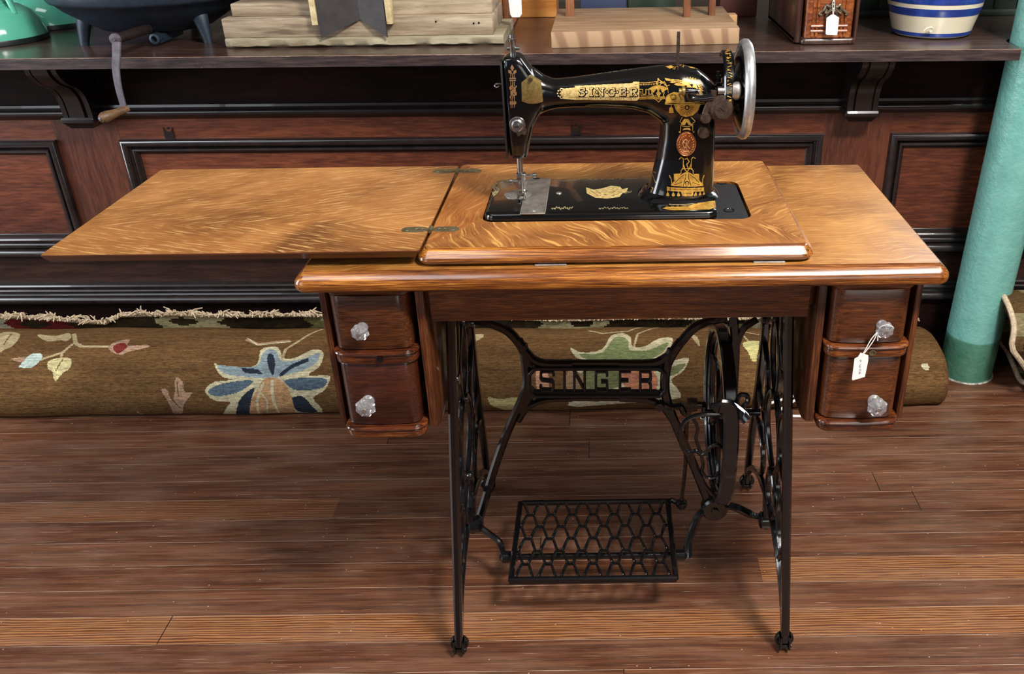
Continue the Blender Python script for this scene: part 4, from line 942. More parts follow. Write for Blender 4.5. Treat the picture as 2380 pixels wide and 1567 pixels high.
# belt guard casting beside the wheel
b = B(); gpts = []
for k in range(13):
    a = math.radians(60+k*12); gpts.append(Vector((.176, MY+.050*math.cos(a), .955+.052*math.sin(a))))
bar(b, gpts, (1, 0, 0), .007, .015, ch=.3)
gpts = [Vector((.166, MY-.010, .965)), Vector((.175, MY-.028, .985)), Vector((.178, MY-.024, 1.0))]
K('belt_guard', b, M['japan'])
b = B()
for k in range(26):
    a = math.radians(98+k*3.6); c_ = Vector((.1755, MY+.0545*math.cos(a), .955+.0565*math.sin(a))); tube(b, [c_+Vector((.0035*math.cos(k*1.3+j), -.0002, .0012*math.sin(k*2.1+j))) for j in (0, 1, 2)], .0006, 5)
K('guard_scroll', b, M['gold'])
# bobbin winder
fy = MY-.046
E_ = lambda px, py, y=fy: at(px, py, y=y)
b = B(); tube(b, [E_(1585, 212), E_(1592, 212)], .0062, 14); tube(b, [E_(1578, 213), E_(1584, 213)], .0045, 12); K('winder_cap', b, M['brass'])
b = B(); tube(b, [E_(1590, 212), E_(1592, 212), E_(1614, 213), E_(1622, 213)], [.0055, .0055, .0055, .0035], 14); tube(b, cr([E_(1602, 216), E_(1606, 228), E_(1622, 230), E_(1656, 226)], 5), .0052, 12); K('winder_arm', b, M['japan'])
b = B(); tube(b, [E_(1610, 213), E_(1625, 213)], .0035, 12); K('winder_tip', b, M['steel'])
b = B(); tube(b, [E_(1668, 211), E_(1688, 211), E_(1706, 209)], [.0058, .0055, .004], 14); K('winder_spindle', b, M['steel'])
b = B(); c5 = E_(1711, 211); lathe(b, [(.0, -.006), (.010, -.006), (.011, -.004), (.011, .003), (.008, .006), (0, .006)], c5, 'x', 30, sx=1, sy=1.15); K('winder_pulley', b, M['satin'])
b = B(); c6 = E_(1675, 250); dv = axes_of((-.35, -1, .1)); lathe(b, [(0, -.004), (.0165, -.004), (.018, -.002), (.018, .005), (.012, .007), (0, .007)], c6, dv, 36); K('winder_gear', b, M['rusty'])
c7 = E_(1682, 256, fy-.006); b = B(); lathe(b, [(.0125, -.002), (.0132, .002), (.012, .0042), (0, .0046)], c7, dv, 32); K('winder_disc', b, M['rusty'])
b = B(); bar(b, [c7+dv[2]*.005+Vector((-.005, 0, .004)), c7+dv[2]*.005+Vector((.003, 0, -.002))], dv[2], .0012, .0008); K('winder_slot', b, M['iron'])
b = B(); bar(b, cr([E_(1660, 210), E_(1658, 225), E_(1646, 245), E_(1638, 268), E_(1640, 275)], 5), U, .009, .005, ws=None); tube(b, cr([E_(1650, 243), E_(1662, 240), E_(1668, 244), E_(1664, 250)], 5), .0015, 8); K('winder_bracket', b, M['rusty'])
b = B(); lathe(b, [(0, -.005), (.006, -.0045), (.0075, -.002), (.0075, .004)], E_(1640, 275, fy-.003), 'y', 22); K('winder_screw', b, M['rusty'])
b = B(); tube(b, [E_(1669, 166, MY-.01), E_(1670, 190, MY-.01)], .0025, 10); tube(b, [E_(1670, 175, MY-.01), E_(1670, 190, MY-.01)], .0038, 10); K('oil_cup', b, M['iron'])

# ---- gold decals laid on the casting
def decal(name, shapes, mt, cell=.00042, side='front', off=.00022, label=None):
    """shapes in picture pixels on the casting's face: ('p',poly) ('l',pts,w) ('d',c,r) ; leading '-' removes"""
    def crown(p):
        d = (at(*p, y=MY)-CC).normalized(); h = bvh.ray_cast(CC, d)[0]
        return h if h else at(*p, y=MY)
    conv = {'front': lambda p: front(*p), 'top': lambda p: at(*p, z=.8), 'crown': crown}[side]
    C2 = (lambda v: (v.x, v.z)) if side == 'front' else (lambda v: (v.x, v.y))
    S_ = []; allp = []
    for s in shapes:
        k = s[0]; neg = k[0] == '-'; k = k[-1]
        pts = [C2(conv(p)) for p in (s[1] if k in 'pl' else [s[1]])]; w = (s[2] if len(s) > 2 else 0)*.00058; S_.append((neg, k, pts, w))
        for p in pts: allp += [(p[0]-w, p[1]-w), (p[0]+w, p[1]+w)]
    A_ = np.array(allp); lo, hi = A_.min(0)-cell, A_.max(0)+cell; nx3, nz3 = [int(math.ceil(v)) for v in (hi-lo)/cell]
    gx = lo[0]+cell*np.arange(nx3+1); gz = lo[1]+cell*np.arange(nz3+1); X_, Z_ = np.meshgrid(gx[:-1]+cell/2, gz[:-1]+cell/2, indexing='ij'); m_ = np.zeros(X_.shape, bool)
    for neg, k, pts, w in S_:
        if k == 'p': r_ = inpoly(X_, Z_, pts)
        elif k == 'l': r_ = nearline(X_, Z_, pts, w)
        else: r_ = (X_-pts[0][0])**2+(Z_-pts[0][1])**2 < w*w
        m_ = m_ & ~r_ if neg else m_ | r_
    b = B(); vc = {}
    def V(i, j):
        if (i, j) not in vc:
            if side == 'front':
                h = bvh.ray_cast(Vector((gx[i], -.5, gz[j])), Vector((0, 1, 0))); hit = h[0]
                vc[(i, j)] = b.verts.new(hit+h[1]*off) if hit and h[1].y < -.12 else None
            elif side == 'crown':
                h = bvh.ray_cast(Vector((gx[i], gz[j], 2)), Vector((0, 0, -1))); vc[(i, j)] = b.verts.new(h[0]+h[1]*off) if h[0] and h[1].z > .1 else None
            else: vc[(i, j)] = b.verts.new((gx[i], gz[j], .8+off))
        return vc[(i, j)]
    for i, j in zip(*np.nonzero(m_)):
        q_ = [V(i, j), V(i+1, j), V(i+1, j+1), V(i, j+1)]
        if all(q_): b.faces.new(q_)
    return K(name, b, mt, label=label, sharp=80)
def glyph(ch, cx_, cy_, w, h, sw):
    X = lambda a: cx_+(a-.5)*w; Y = lambda a: cy_+(a-.5)*h; o = []
    L = lambda *p, k=1.0: o.append(('l', [(X(a), Y(c_)) for a, c_ in p], sw*k))
    if ch == 'I': L((.5, 0), (.5, 1)); L((.1, 0), (.9, 0), k=.6); L((.1, 1), (.9, 1), k=.6)
    if ch == 'N': L((.1, 0), (.1, 1)); L((.1, 0), (.9, 1)); L((.9, 0), (.9, 1), k=.7); L((-.1, 0), (.25, 0), k=.6); L((-.1, 1), (.3, 1), k=.6); L((.7, 0), (1.1, 0), k=.6)
    if ch == 'E': L((.15, 0), (.15, 1)); L((0, 0), (.95, 0), k=.6); L((0, 1), (.95, 1), k=.6); L((.15, .5), (.65, .5), k=.6); L((.95, 0), (.95, .25), k=.6); L((.95, .75), (.95, 1), k=.6)
    if ch == 'R': L((.15, 0), (.15, 1)); L((0, 0), (.7, 0), (.95, .12), (.95, .38), (.7, .5), (.15, .5), k=.75); L((.55, .5), (.95, 1), k=.9); L((0, 1), (.35, 1), k=.6); L((.75, 1), (1.05, 1), k=.6)
    if ch == 'S': L((.95, .3), (.85, .08), (.5, -.02), (.15, .08), (.05, .28), (.25, .44), (.75, .56), (.95, .74), (.85, .92), (.5, 1.02), (.15, .92), (.05, .7), k=.8); L((.95, 0), (.95, .32), k=.5); L((.05, .68), (.05, 1), k=.5)
    if ch == 'G': L((.95, .3), (.8, .06), (.5, -.02), (.2, .08), (.05, .3), (.05, .7), (.2, .92), (.5, 1.02), (.85, .92), (.9, .6), k=.85); L((.6, .58), (1.1, .58), k=.6); L((.95, 0), (.95, .3), k=.5)
    return o
band = [('p', [(1308, 206), (1336, 203), (1336, 199), (1470, 193), (1472, 190), (1486, 190), (1486, 228), (1480, 234), (1336, 232), (1308, 230)])]
lt_ = []
for ch, cx_, wd in (('S', 1352, 14), ('I', 1374, 9), ('N', 1394, 17), ('G', 1421, 15), ('E', 1447, 14), ('R', 1472, 15)): lt_ += glyph(ch, cx_, 213.5-(cx_-1352)*.0, wd, 17, 4.0)
sh = list(band)+[('-p', [(1336, 204), (1485, 200), (1485, 224), (1336, 226)])]+[('-'+s[0], [(p[0]+1.6, p[1]+1.2) for p in s[1]], s[2]+3.6) for s in lt_]
sh = list(band)+[('-l', [(p[0]+1.0, p[1]+.9) for p in s[1]], s[2]+3.2) for s in lt_]+lt_
for x_ in range(1364, 1484, 24): sh += [('-d', (x_-1, 214), 4.4), ('d', (x_-1, 214), 2.6)]
for x_ in range(1340, 1480, 4): sh.append(('-l', [(x_, 229), (x_, 231)], 1.2))
sh.append(('-l', [(1320, 226.5), (1478, 226)], 1.2))
decal('name_band', sh, M['gold_pale'])
sh = []
for a0 in (0, 1):
    s = 1 if a0 else -1; sh += [('l', [(1318, 217+s*3), (1312, 217+s*10), (1304, 217+s*12), (1301, 217+s*8), (1305, 217+s*5), (1309, 217+s*8)], 2.0), ('l', [(1318, 217+s*3), (1326, 217+s*8), (1330, 217+s*12)], 2.2)]
sh += [('p', [(1300, 217), (1308, 211), (1316, 215), (1326, 208), (1326, 226), (1316, 219), (1308, 223)]), ('d', (1298, 211), 1.8), ('d', (1296, 217), 1.8), ('d', (1298, 223), 1.8), ('-d', (1312, 217), 1.6)]
decal('scroll_left', sh, M['gold_pale'])
sh = [('l', [(1474, 192), (1498, 193), (1530, 189)], 1.6), ('l', [(1474, 196), (1500, 197), (1530, 193)], 1.2), ('l', [(1486, 208), (1494, 208), (1494, 219), (1501, 219), (1501, 208), (1508, 208), (1508, 219), (1515, 219), (1515, 208), (1524, 208)], 2.0), ('l', [(1486, 213), (1490, 213), (1490, 223), (1526, 223)], 1.4), ('p', [(1484, 226), (1545, 224), (1545, 231), (1484, 231)]), ('-l', [(1484, 228.5), (1545, 227.5)], 1.2)]
for x_ in range(1490, 1530, 6): sh.append(('d', (x_, 197-(x_-1490)*.05), 1.7))
decal('key_band', sh, M['gold'])
sh = [('p', [(1506, 207), (1518, 200), (1530, 198), (1544, 201), (1554, 207), (1546, 210), (1540, 216), (1534, 206), (1530, 216), (1526, 206), (1519, 216), (1514, 210)]), ('l', [(1516, 215), (1520, 228), (1531, 237), (1541, 227), (1544, 214)], 2.0), ('p', [(1524, 216), (1530, 212), (1537, 216), (1531, 226)]), ('l', [(1530, 198), (1526, 192), (1531, 185), (1538, 190), (1534, 198)], 1.8), ('l', [(1538, 194), (1544, 190), (1550, 200), (1556, 198)], 1.6), ('l', [(1524, 194), (1540, 190), (1552, 205), (1553, 216)], 1.4), ('d', (1530, 184), 2)]
decal('fan_ornament', sh, M['gold'])
# winged figure with sun rays round the shoulder
sh = []
for k in range(-15, 20):
    a = math.radians(k*6+30); r1, r2_ = 19, 27+(k % 2)*2
    sh.append(('l', [(1604+1.05*r1*math.sin(a), 208-r1*math.cos(a)), (1604+1.05*r2_*math.sin(a), 208-r2_*math.cos(a))], 1.0))
sh += [('p', [(1544, 181), (1560, 184), (1578, 185), (1592, 188), (1600, 196), (1590, 200), (1576, 200), (1566, 196), (1572, 193), (1556, 192), (1562, 189), (1548, 187)]), ('-l', [(1556, 185), (1586, 190)], 1), ('-l', [(1564, 190), (1586, 194)], 1),
       ('p', [(1592, 188), (1606, 186), (1616, 192), (1622, 206), (1612, 214), (1600, 212), (1596, 200)]), ('-d', (1608, 198), 3), ('-l', [(1600, 192), (1612, 206)], 1.4)]
decal('sunburst_wing', sh, M['gold'])
sh = [('p', [(1546, 228), (1552, 220), (1566, 214), (1582, 216), (1590, 226), (1592, 238), (1575, 237), (1556, 240), (1548, 236)]), ('-d', (1565, 226), 7), ('d', (1565, 226), 5.5), ('-l', [(1556, 222), (1566, 217)], 1), ('-l', [(1578, 220), (1584, 232)], 1.5),
      ('p', [(1546, 236), (1638, 237), (1638, 243), (1546, 243)]), ('-l', [(1550, 240), (1634, 240.5)], 1.0), ('p', [(1566, 243), (1628, 243), (1622, 258), (1610, 268), (1595, 272), (1582, 268), (1571, 256)]), ('-l', [(1580, 247), (1614, 247)], 1)]
for k in range(9):
    a = math.radians(-90+k*22.5); sh.append(('-l', [(1597+7*math.sin(a), 250+7*math.cos(a)), (1597+15*math.sin(a), 250+14*math.cos(a))], 1.3))
sh += [('-d', (1597, 250), 6), ('d', (1597, 250), 3.5), ('l', [(1560, 244), (1560, 249)], 1.4), ('p', [(1556, 250), (1564, 250), (1566, 262), (1554, 262)])]
decal('sphinx_fan', sh, M['gold'])
sh = [('l', [(1586, 272), (1580, 283), (1590, 289)], 1.3), ('l', [(1606, 272), (1616, 282), (1606, 290)], 1.3), ('p', [(1590, 276), (1600, 276), (1606, 288), (1612, 290), (1600, 290), (1596, 283), (1592, 290), (1582, 290)]), ('l', [(1582, 304), (1582, 292), (1596, 294), (1610, 292), (1610, 304)], 1.3), ('p', [(1586, 303), (1590, 298), (1602, 297), (1606, 303), (1596, 301)]), ('d', (1580, 307), 2.4), ('d', (1612, 307), 2)]
decal('upper_pendant', sh, M['gold'])
sh = [('l', [(1579, 370), (1583, 365), (1588, 369), (1588, 392)], 1.6), ('l', [(1616, 368), (1611, 365), (1607, 369), (1606, 392)], 1.6), ('l', [(1592, 370), (1597, 368), (1602, 376), (1596, 382), (1599, 390)], 2.2), ('l', [(1588, 382), (1592, 394), (1600, 404)], 2.4), ('l', [(1606, 382), (1602, 392), (1594, 404)], 2.4),
      ('l', [(1585, 392), (1609, 392)], 1.6), ('l', [(1583, 404), (1583, 396), (1590, 391)], 1.6), ('l', [(1611, 404), (1611, 396), (1604, 391)], 1.6)]
decal('middle_pendant', sh, M['gold'])
sh = [('p', [(1566, 404), (1582, 403), (1582, 414), (1566, 420)]), ('p', [(1612, 404), (1625, 404), (1625, 420), (1612, 414)]), ('p', [(1560, 428), (1572, 416), (1586, 404), (1597, 398), (1608, 404), (1622, 416), (1634, 428), (1634, 432), (1560, 432)]),
      ('-l', [(1570, 424), (1582, 412), (1590, 406)], 1.5), ('-l', [(1624, 424), (1614, 413), (1604, 406)], 1.5), ('-l', [(1588, 432), (1594, 412), (1594, 402)], 1.6), ('-l', [(1606, 432), (1600, 412), (1600, 402)], 1.6), ('-d', (1597, 426), 6), ('d', (1597, 427), 4.4), ('-l', [(1568, 430), (1584, 424)], 1.2), ('-l', [(1626, 430), (1610, 424)], 1.2),
      ('l', [(1562, 432), (1560, 416), (1556, 408)], 2), ('l', [(1632, 432), (1633, 416), (1636, 408)], 2)]
decal('lotus_ornament', sh, M['gold'])
sh = [('p', [(1550, 434), (1636, 435), (1636, 444), (1550, 443)]), ('-l', [(1556, 439), (1630, 440)], 1), ('-l', [(1558, 434), (1558, 443)], 1), ('-l', [(1629, 435), (1629, 444)], 1), ('p', [(1582, 444), (1612, 444), (1611, 454), (1600, 459), (1586, 455)]), ('-l', [(1586, 449), (1608, 451)], 1)]
for x_ in (1552, 1565, 1577, 1617, 1627, 1636): sh += [('l', [(x_, 444), (x_, 448)], 1.2), ('p', [(x_-1.5, 448), (x_+1.5, 448), (x_+4, 455), (x_, 458), (x_-4, 455)])]
decal('tassel_border', sh, M['gold'])
# column of gold on the head end
sh = []
for dx in (-4, 0, 4): sh.append(('l', [(1191+dx, 172), (1192+dx, 250)], 1.8))
sh += [('-p', [(1182, 186), (1202, 186), (1202, 182), (1182, 182)]), ('p', [(1190, 150), (1195, 158), (1191, 166), (1186, 158)]), ('p', [(1181, 162), (1188, 164), (1190, 172), (1182, 170)]), ('p', [(1200, 162), (1194, 164), (1192, 172), (1200, 170)]),
       ('p', [(1184, 181), (1199, 181), (1199, 188), (1184, 188)]), ('-l', [(1184, 184.5), (1199, 184.5)], 1), ('p', [(1185, 236), (1200, 236), (1200, 242), (1185, 242)]), ('-l', [(1185, 239), (1200, 239)], 1),
       ('l', [(1185, 203), (1190, 200), (1198, 210), (1190, 218), (1186, 226)], 3), ('l', [(1200, 200), (1196, 208), (1188, 214), (1194, 222), (1200, 220)], 3), ('d', (1187, 206), 3.5), ('d', (1198, 216), 3.5)]
decal('flower_column', sh, M['copper_relief'])
sh = []
for x0_, y0_ in ((1560, 158), (1580, 153), (1606, 155)):
    sh += [('l', [(x0_, y0_), (x0_+4, y0_-3), (x0_+9, y0_-1), (x0_+8, y0_+3), (x0_+4, y0_+2)], 1.5), ('l', [(x0_+8, y0_-1), (x0_+16, y0_-4)], 1.2)]
sh += [('p', [(1546, 155), (1560, 152), (1566, 157), (1556, 160)]), ('p', [(1598, 149), (1612, 152), (1616, 160), (1604, 158)])]
decal('top_scroll', sh, M['gold'], side='crown')
# writing along the ridge of the arm, worn
sh = []
for k, x_ in enumerate(np.arange(1318, 1470, 4.0)):
    if k % 9 in (3, 8): continue
    y_ = 180-(x_-1318)*.128; sh += [('l', [(x_, y_), (x_+.6, y_-2.0)], .9), ('l', [(x_+1.4, y_-.6), (x_+2.2, y_-1.8)], .8)]
decal('arm_script', sh, M['gold_worn'], side='crown')
# side of the pillar
sh = [('l', [(1520, 395), (1516, 410), (1524, 424)], 1.2), ('l', [(1524, 398), (1514, 412), (1512, 426)], 1.2), ('d', (1516, 434), 2), ('l', [(1512, 445), (1517, 436)], 1)]
decal('pillar_side_scroll', sh, M['gold'])
# bed decals
sh = [('p', [(1362, 436), (1380, 441), (1400, 438), (1420, 432), (1441, 434), (1446, 440), (1460, 437), (1456, 446), (1470, 443), (1446, 450), (1440, 458), (1412, 462), (1384, 460), (1364, 450)]), ('-l', [(1376, 447), (1440, 446)], 1.2), ('-d', (1407, 453), 5.5), ('d', (1407, 453), 4), ('-d', (1407, 453), 2.2), ('-l', [(1384, 442), (1396, 450)], 1.4), ('-l', [(1420, 450), (1436, 440)], 1.4), ('-l', [(1372, 442), (1384, 452), (1396, 456)], 1.2), ('-l', [(1418, 456), (1434, 452), (1446, 446)], 1.2), ('-l', [(1398, 444), (1410, 440), (1424, 442)], 1.0), ('l', [(1446, 446), (1454, 450), (1468, 446)], 1.6), ('-d', (1388, 455), 1.8), ('-d', (1426, 455), 1.8)]
decal('bed_medallion', sh, M['gold_pale'], side='top')
def squig(x0, x1, y0, amp, w, n): return [('l', [(x0+(x1-x0)*k/n, y0+amp*math.sin(k*1.9)+(amp*.6)*math.sin(k*.7)) for k in range(n+1)], w)]
sh = squig(1144, 1150, 446, 6, 2.5, 3)+[('p', [(1142, 434), (1152, 425), (1160, 424), (1152, 432), (1164, 440), (1154, 452), (1146, 458), (1150, 444)]), ('-l', [(1148, 436), (1156, 444)], 1.2), ('l', [(1156, 423), (1170, 419), (1182, 422), (1196, 417)], 2.2), ('l', [(1164, 417), (1178, 424), (1190, 420)], 1.4)]
decal('corner_scroll', sh, M['gold_worn'], side='top')
decal('bed_scroll', squig(1282, 1332, 484, 2.5, 2.6, 26), M['gold_worn'], side='top')
decal('bed_scroll', squig(1392, 1460, 484, 2, 2.0, 30), M['gold_worn'], side='top')
decal('bed_scroll', squig(1344, 1450, 416, 1.6, 2.2, 40), M['gold_worn'], side='top')
decal('serial_border', [('p', [(1540, 485), (1548, 481), (1600, 481), (1620, 470), (1662, 467), (1664, 482), (1650, 487), (1560, 489)]), ('-l', [(1552, 485), (1640, 484)], 1.4), ('-l', [(1626, 474), (1656, 480)], 1.6), ('-l', [(1634, 470), (1660, 472)], 1.0)], M['gold'], side='top')
decal('serial_plate', [('p', [(1555, 470), (1600, 468), (1620, 467), (1622, 473), (1590, 477), (1556, 477)]), ('-p', [(1558, 471.5), (1600, 470), (1618, 469), (1619, 472), (1590, 475), (1558, 475.5)])], M['gold_worn'], side='top')
# pillar foot flange
b = B(); loft(b, [[(xx, MY+p, z) for xx, p in sup(.112, 0, hx, hd, 2.6)] for z, hx, hd in ((.7995, .062, .050), (.803, .059, .046), (.808, .052, .040))]); K('pillar_foot', b, M['japan'])

# ------------------------------------------------------------------ price tags and string
def price_tag(label, knot, hole, corners, group=None, marks=True, y=None):
    tg = thing('price_tag', label, 'price tag', hole)
    b = B(); P_ = [Vector(c_) for c_ in corners]; n = (P_[1]-P_[0]).cross(P_[-1]-P_[0]).normalized()*.0004
    A = [b.verts.new(p-n) for p in P_]; C_ = [b.verts.new(p+n) for p in P_]; m = len(P_)
    b.faces.new(A[::-1]); b.faces.new(C_)
    for i in range(m): b.faces.new((A[i], A[(i+1) % m], C_[(i+1) % m], C_[i]))
    card = obj('card', b, M['paper'], tg, smooth=False)
    b = B(); h = Vector(hole); k = Vector(knot)
    for s in (-1, 1): tube(b, cr([h, h.lerp(k, .3)+Vector((s*.0012, -.001, 0)), h.lerp(k, .7)+Vector((s*.0022, -.001, .001)), k], 6), .0007, 6)
    obj('string', b, M['string'], tg); return tg, card
# tag on the upper right drawer knob
py_ = -.006
p = lambda x, y, d=py_: at(x, y, y=d)
tg, card = price_tag('white paper price tag hanging from the upper right glass knob', Vector((.3755, -.003, .668)), p(2002, 829), [p(2000, 820), p(2008, 823), p(2018, 826), p(2018, 838), p(2010, 876), p(1982, 884), p(1980, 882), p(1986, 834), p(1994, 830)])
b = B()
for s in (((1999, 836), (2003, 840)), ((2001, 846), (1998, 850), (2001, 854)), ((1998, 858), (2002, 861)), ((1997, 864), (2001, 867), (1997, 868))): tube(b, [p(x, y, py_-.0012) for x, y in s], .00028, 5)
obj('handwriting', b, M['ink'], tg)
b = B(); tube(b, cr([Vector((.396, -.003, .676)), Vector((.388, -.006, .681)), Vector((.380, -.002, .676)), Vector((.378, 0, .666)), Vector((.3775, -.004, .655))], 5), .0007, 6); obj('loose_string', b, M['string'], tg)

# ------------------------------------------------------------------ things on the counter
CT = .8712
# kettles
def kettle(label, c, s, n_lid=True, group=None):
    kt = thing('enamel_kettle', label, 'kettle', c)
    c = Vector(c); b = B()
    lathe(b, [(0, .004), (.100*s, .004), (.106*s, .010), (.105*s, .018), (.098*s, .045), (.085*s, .068), (.068*s, .080), (.058*s, .084), (.056*s, .088), (.050*s, .088), (.048*s, .082), (0, .082)], c, 'z', 56)
    obj('kettle_body', b, M['enamel'], kt)
    b = B(); lathe(b, [(.098*s, 0), (.1062*s, .001), (.1066*s, .010), (.1058*s, .0128), (.100*s, .012)], c, 'z', 56); obj('base_rim', b, M['enamel_rim'], kt)
    b = B(); lathe(b, [(.054*s, .088), (.054*s, .092), (.040*s, .102), (.012*s, .108), (.006*s, .112), (.012*s, .120), (0, .128)], c, 'z', 36); obj('lid', b, M['enamel'], kt)
    b = B(); d_ = Vector((.75, -.25, 0)).normalized() if s > .95 else Vector((-.8, -.2, 0)).normalized()
    tube(b, cr([c+d_*.075*s+Vector((0, 0, .045)), c+d_*.10*s+Vector((0, 0, .065)), c+d_*.118*s+Vector((0, 0, .10)), c+d_*.135*s+Vector((0, 0, .125))], 6), [.020*s]*6+[.015*s]*6+[.011*s]*7, 14) if s < .95 else tube(b, cr([c+d_*.082*s+Vector((0, 0, .066)), c+d_*.06*s+Vector((0, 0, .13)), c+Vector((0, 0, .16)), c-d_*.06*s+Vector((0, 0, .13)), c-d_*.082*s+Vector((0, 0, .066))], 6), .006, 10)
    obj('spout' if s < .95 else 'bail_handle', b, M['enamel'], kt); return kt
kettle('mint green enamel kettle with chipped black rim at counter left end', (-1.522, 1.235, CT), 1.16)
kettle('second mint green enamel kettle half hidden behind the chipped one', (-1.50, 1.46, CT), .94)
# big cast-iron pot
pot = thing('cast_iron_pot', 'huge black cast iron pot on short legs at the left of the counter', 'pot', (-1.112, 1.26, CT)); pc_ = Vector((-1.112, 1.26, CT))
b = B(); k_ = 1.0
lathe(b, [(r_*1.08, h_) for r_, h_ in [(0, .016), (.07, .018), (.12, .030), (.155, .052), (.19, .078), (.206, .095), (.214, .098), (.218, .104), (.220, .118), (.222, .15), (.215, .20), (.20, .24), (.215, .26), (.205, .262), (.19, .24), (.2, .2), (.2, .13), (.15, .06), (0, .04)]], pc_, 'z', 72); obj('pot_body', b, M['castiron'], pot)
for dx, dy in ((-.135, -.11), (.152, -.10), (.02, .15), (.115, .05)):
    if dy == .05: continue
    b = B(); loft(b, [[(pc_.x+dx*kk+sx_, pc_.y+dy*kk+sy_, pc_.z+zz) for sx_, sy_ in [(w_*math.cos(2*PI*k/14), w_*.8*math.sin(2*PI*k/14)) for k in range(14)]] for zz, w_, kk in ((0, .011, 1.03), (.01, .012, 1.02), (.04, .016, .98), (.065, .022, .93), (.085, .026, .85))]); obj('leg', b, M['castiron'], pot)
b = B(); p = at(355, 92, y=1.10); lathe(b, [(.012, .0), (.012, -.022), (.007, -.024), (.006, -.010), (0, -.01)], (p.x, p.y+.03, p.z), 'y', 20); box(b, p.x-.010, p.x+.010, 1.12, 1.25, p.z-.012, p.z+.008, .003); obj('drain_boss', b, M['castiron'], pot)
# crank on a shaft
ck = thing('hand_crank', 'grey iron hand crank with worn wooden grip hanging over the counter edge', 'crank', (-1.05, 1.05, CT))
A_ = lambda x, y, d=.945: at(x, y, y=d)
b = B(); s0 = A_(272, 90); sd = Vector((.0, 1, -.02)).normalized(); tube(b, [s0, s0+sd*.03, s0+sd*.15], [.0095, .0105, .0105], 16); obj('shaft', b, M['rusty_dark'], ck)
b = B(); lathe(b, [(0, -.008), (.0035, -.008), (.004, -.005), (.0115, -.004), (.0125, 0), (.012, .004), (0, .004)], s0+Vector((-.002, -.004, 0)), 'y', 26); obj('crank_hub', b, M['crank'], ck)
b = B(); cp_ = cr([A_(271, 96, .938), A_(271, 130, .93), A_(270, 165, .925), A_(276, 205, .92), A_(288, 250, .915)], 6); bar(b, cp_, U, .02, .006, ws=list(np.linspace(.0195, .0135, len(cp_)))); obj('crank_arm', b, M['crank'], ck)
b = B(); h0 = A_(292, 254, .915); h1 = A_(236, 276, .87); hv = h1-h0; ax_ = axes_of(hv); Lh = hv.length
lathe(b, [(.0, -.008), (.007, -.006), (.0075, .0), (.008, .1*Lh), (.0085, .3*Lh), (.010, .5*Lh), (.0125, .75*Lh), (.0125, .92*Lh), (.0085, 1.04*Lh), (0, 1.08*Lh)], h0, ax_, 24); obj('grip', b, M['crank_wood'], ck)
b = B(); lathe(b, [(.0, 1.04*Lh), (.006, 1.07*Lh), (.004, 1.10*Lh), (0, 1.11*Lh)], h0, ax_, 16); obj('grip_rivet', b, M['crank'], ck)

# weathered boards and stepped base with metal fins
b = B(); x0_, x1_ = -.885, -.232; yf = 1.075
loops = []
for x in np.linspace(x0_, x1_, 60):
    j = .004*math.sin(x*40)+.003*math.sin(x*91+2)+random.uniform(-.0015, .0015); e = .006 if x < x0_+.02 else 0
    zt = CT+.022; loops.append([(x, yf+j+e, CT+.004+abs(j)*.6), (x, yf+.012, CT), (x, 1.33, CT), (x, 1.33, zt), (x, yf+.006+j*.5+e, zt), (x, yf+j*.6+e, zt-.004)])
loft(b, loops); o = obj('weathered_board', b, M['weathered_green'], sharp=50); o['label'] = 'long split weathered plank lying flat on the counter under stepped base'; o['category'] = 'board'; recentre(o)
sb = thing('stepped_wooden_base', 'weathered two-step wooden base with dark metal fins on a plank', 'base', (-.56, 1.2, CT+.022))
zb = CT+.0222
b = B(); box(b, -.886, -.256, 1.085, 1.32, zb, zb+.043, .003); obj('lower_step', b, M['weathered'], sb)
b = B(); box(b, -.870, -.258, 1.115, 1.30, zb+.043, zb+.072, .003); obj('upper_step', b, M['weathered'], sb)
for px_, py2 in ((1013, 50), (1101, 54), (1113, 53)):
    p = at(px_, py2, y=1.084); b = B(); lathe(b, [(0, -.0008), (.0022, -.0006), (.002, .002)], p, 'y', 10); obj('nail_hole', b, M['iron'], sb)
def fin(a, c_, z1=1.20):
    b = B(); a = Vector(a); c_ = Vector(c_); n = (c_-a).cross(Vector((0, 0, 1))).normalized()*.0022
    loft(b, [[a-n, a+n, c_+n, c_-n], [Vector((p.x, p.y, z1)) for p in (a-n, a+n, c_+n, c_-n)]]); return obj('metal_fin', b, M['slate'], sb, smooth=False)
zf = zb+.001
fin((-.652, 1.060, zf), (-.5615, 1.082, .9325)); fin((-.499, 1.062, zf), (-.5610, 1.082, .9325))
for xx in (-.662, -.490):
    b = B(); box(b, xx-.007, xx+.007, 1.060, 1.084, zb+.030, 1.2, .0015); obj('cream_post', b, M['cream_paint'], sb)
# thick plank stand
ws = thing('plank_stand', 'thick tan plank stand with upright wooden legs, behind the sewing machine', 'stand', (.1, 1.2, CT))
b = B(); P0, P1, P2, P3 = (-.118, 1.026), (.316, 1.052), (.318, 1.40), (-.118, 1.39)
prism(b, [P0, P1, P2, P3], CT, CT+.036, .002, plane='xy')
for f in b.faces:
    f.normal_update(); f.material_index = 1 if f.normal.y < -.7 else 0
obj('plank', b, [M['stand_wood'], M['plank_end']], ws)
for px_, w_, d_ in ((1325, .021, 38), (1597, .017, 40), (1655, .016, 36)):
    p = at(px_, d_, z=CT+.036); b = B(); box(b, p.x-w_/2, p.x+w_/2, p.y-.0+.0, p.y+.03, CT+.036, CT+.35, .001); obj('leg', b, M['stand_leg'], ws)
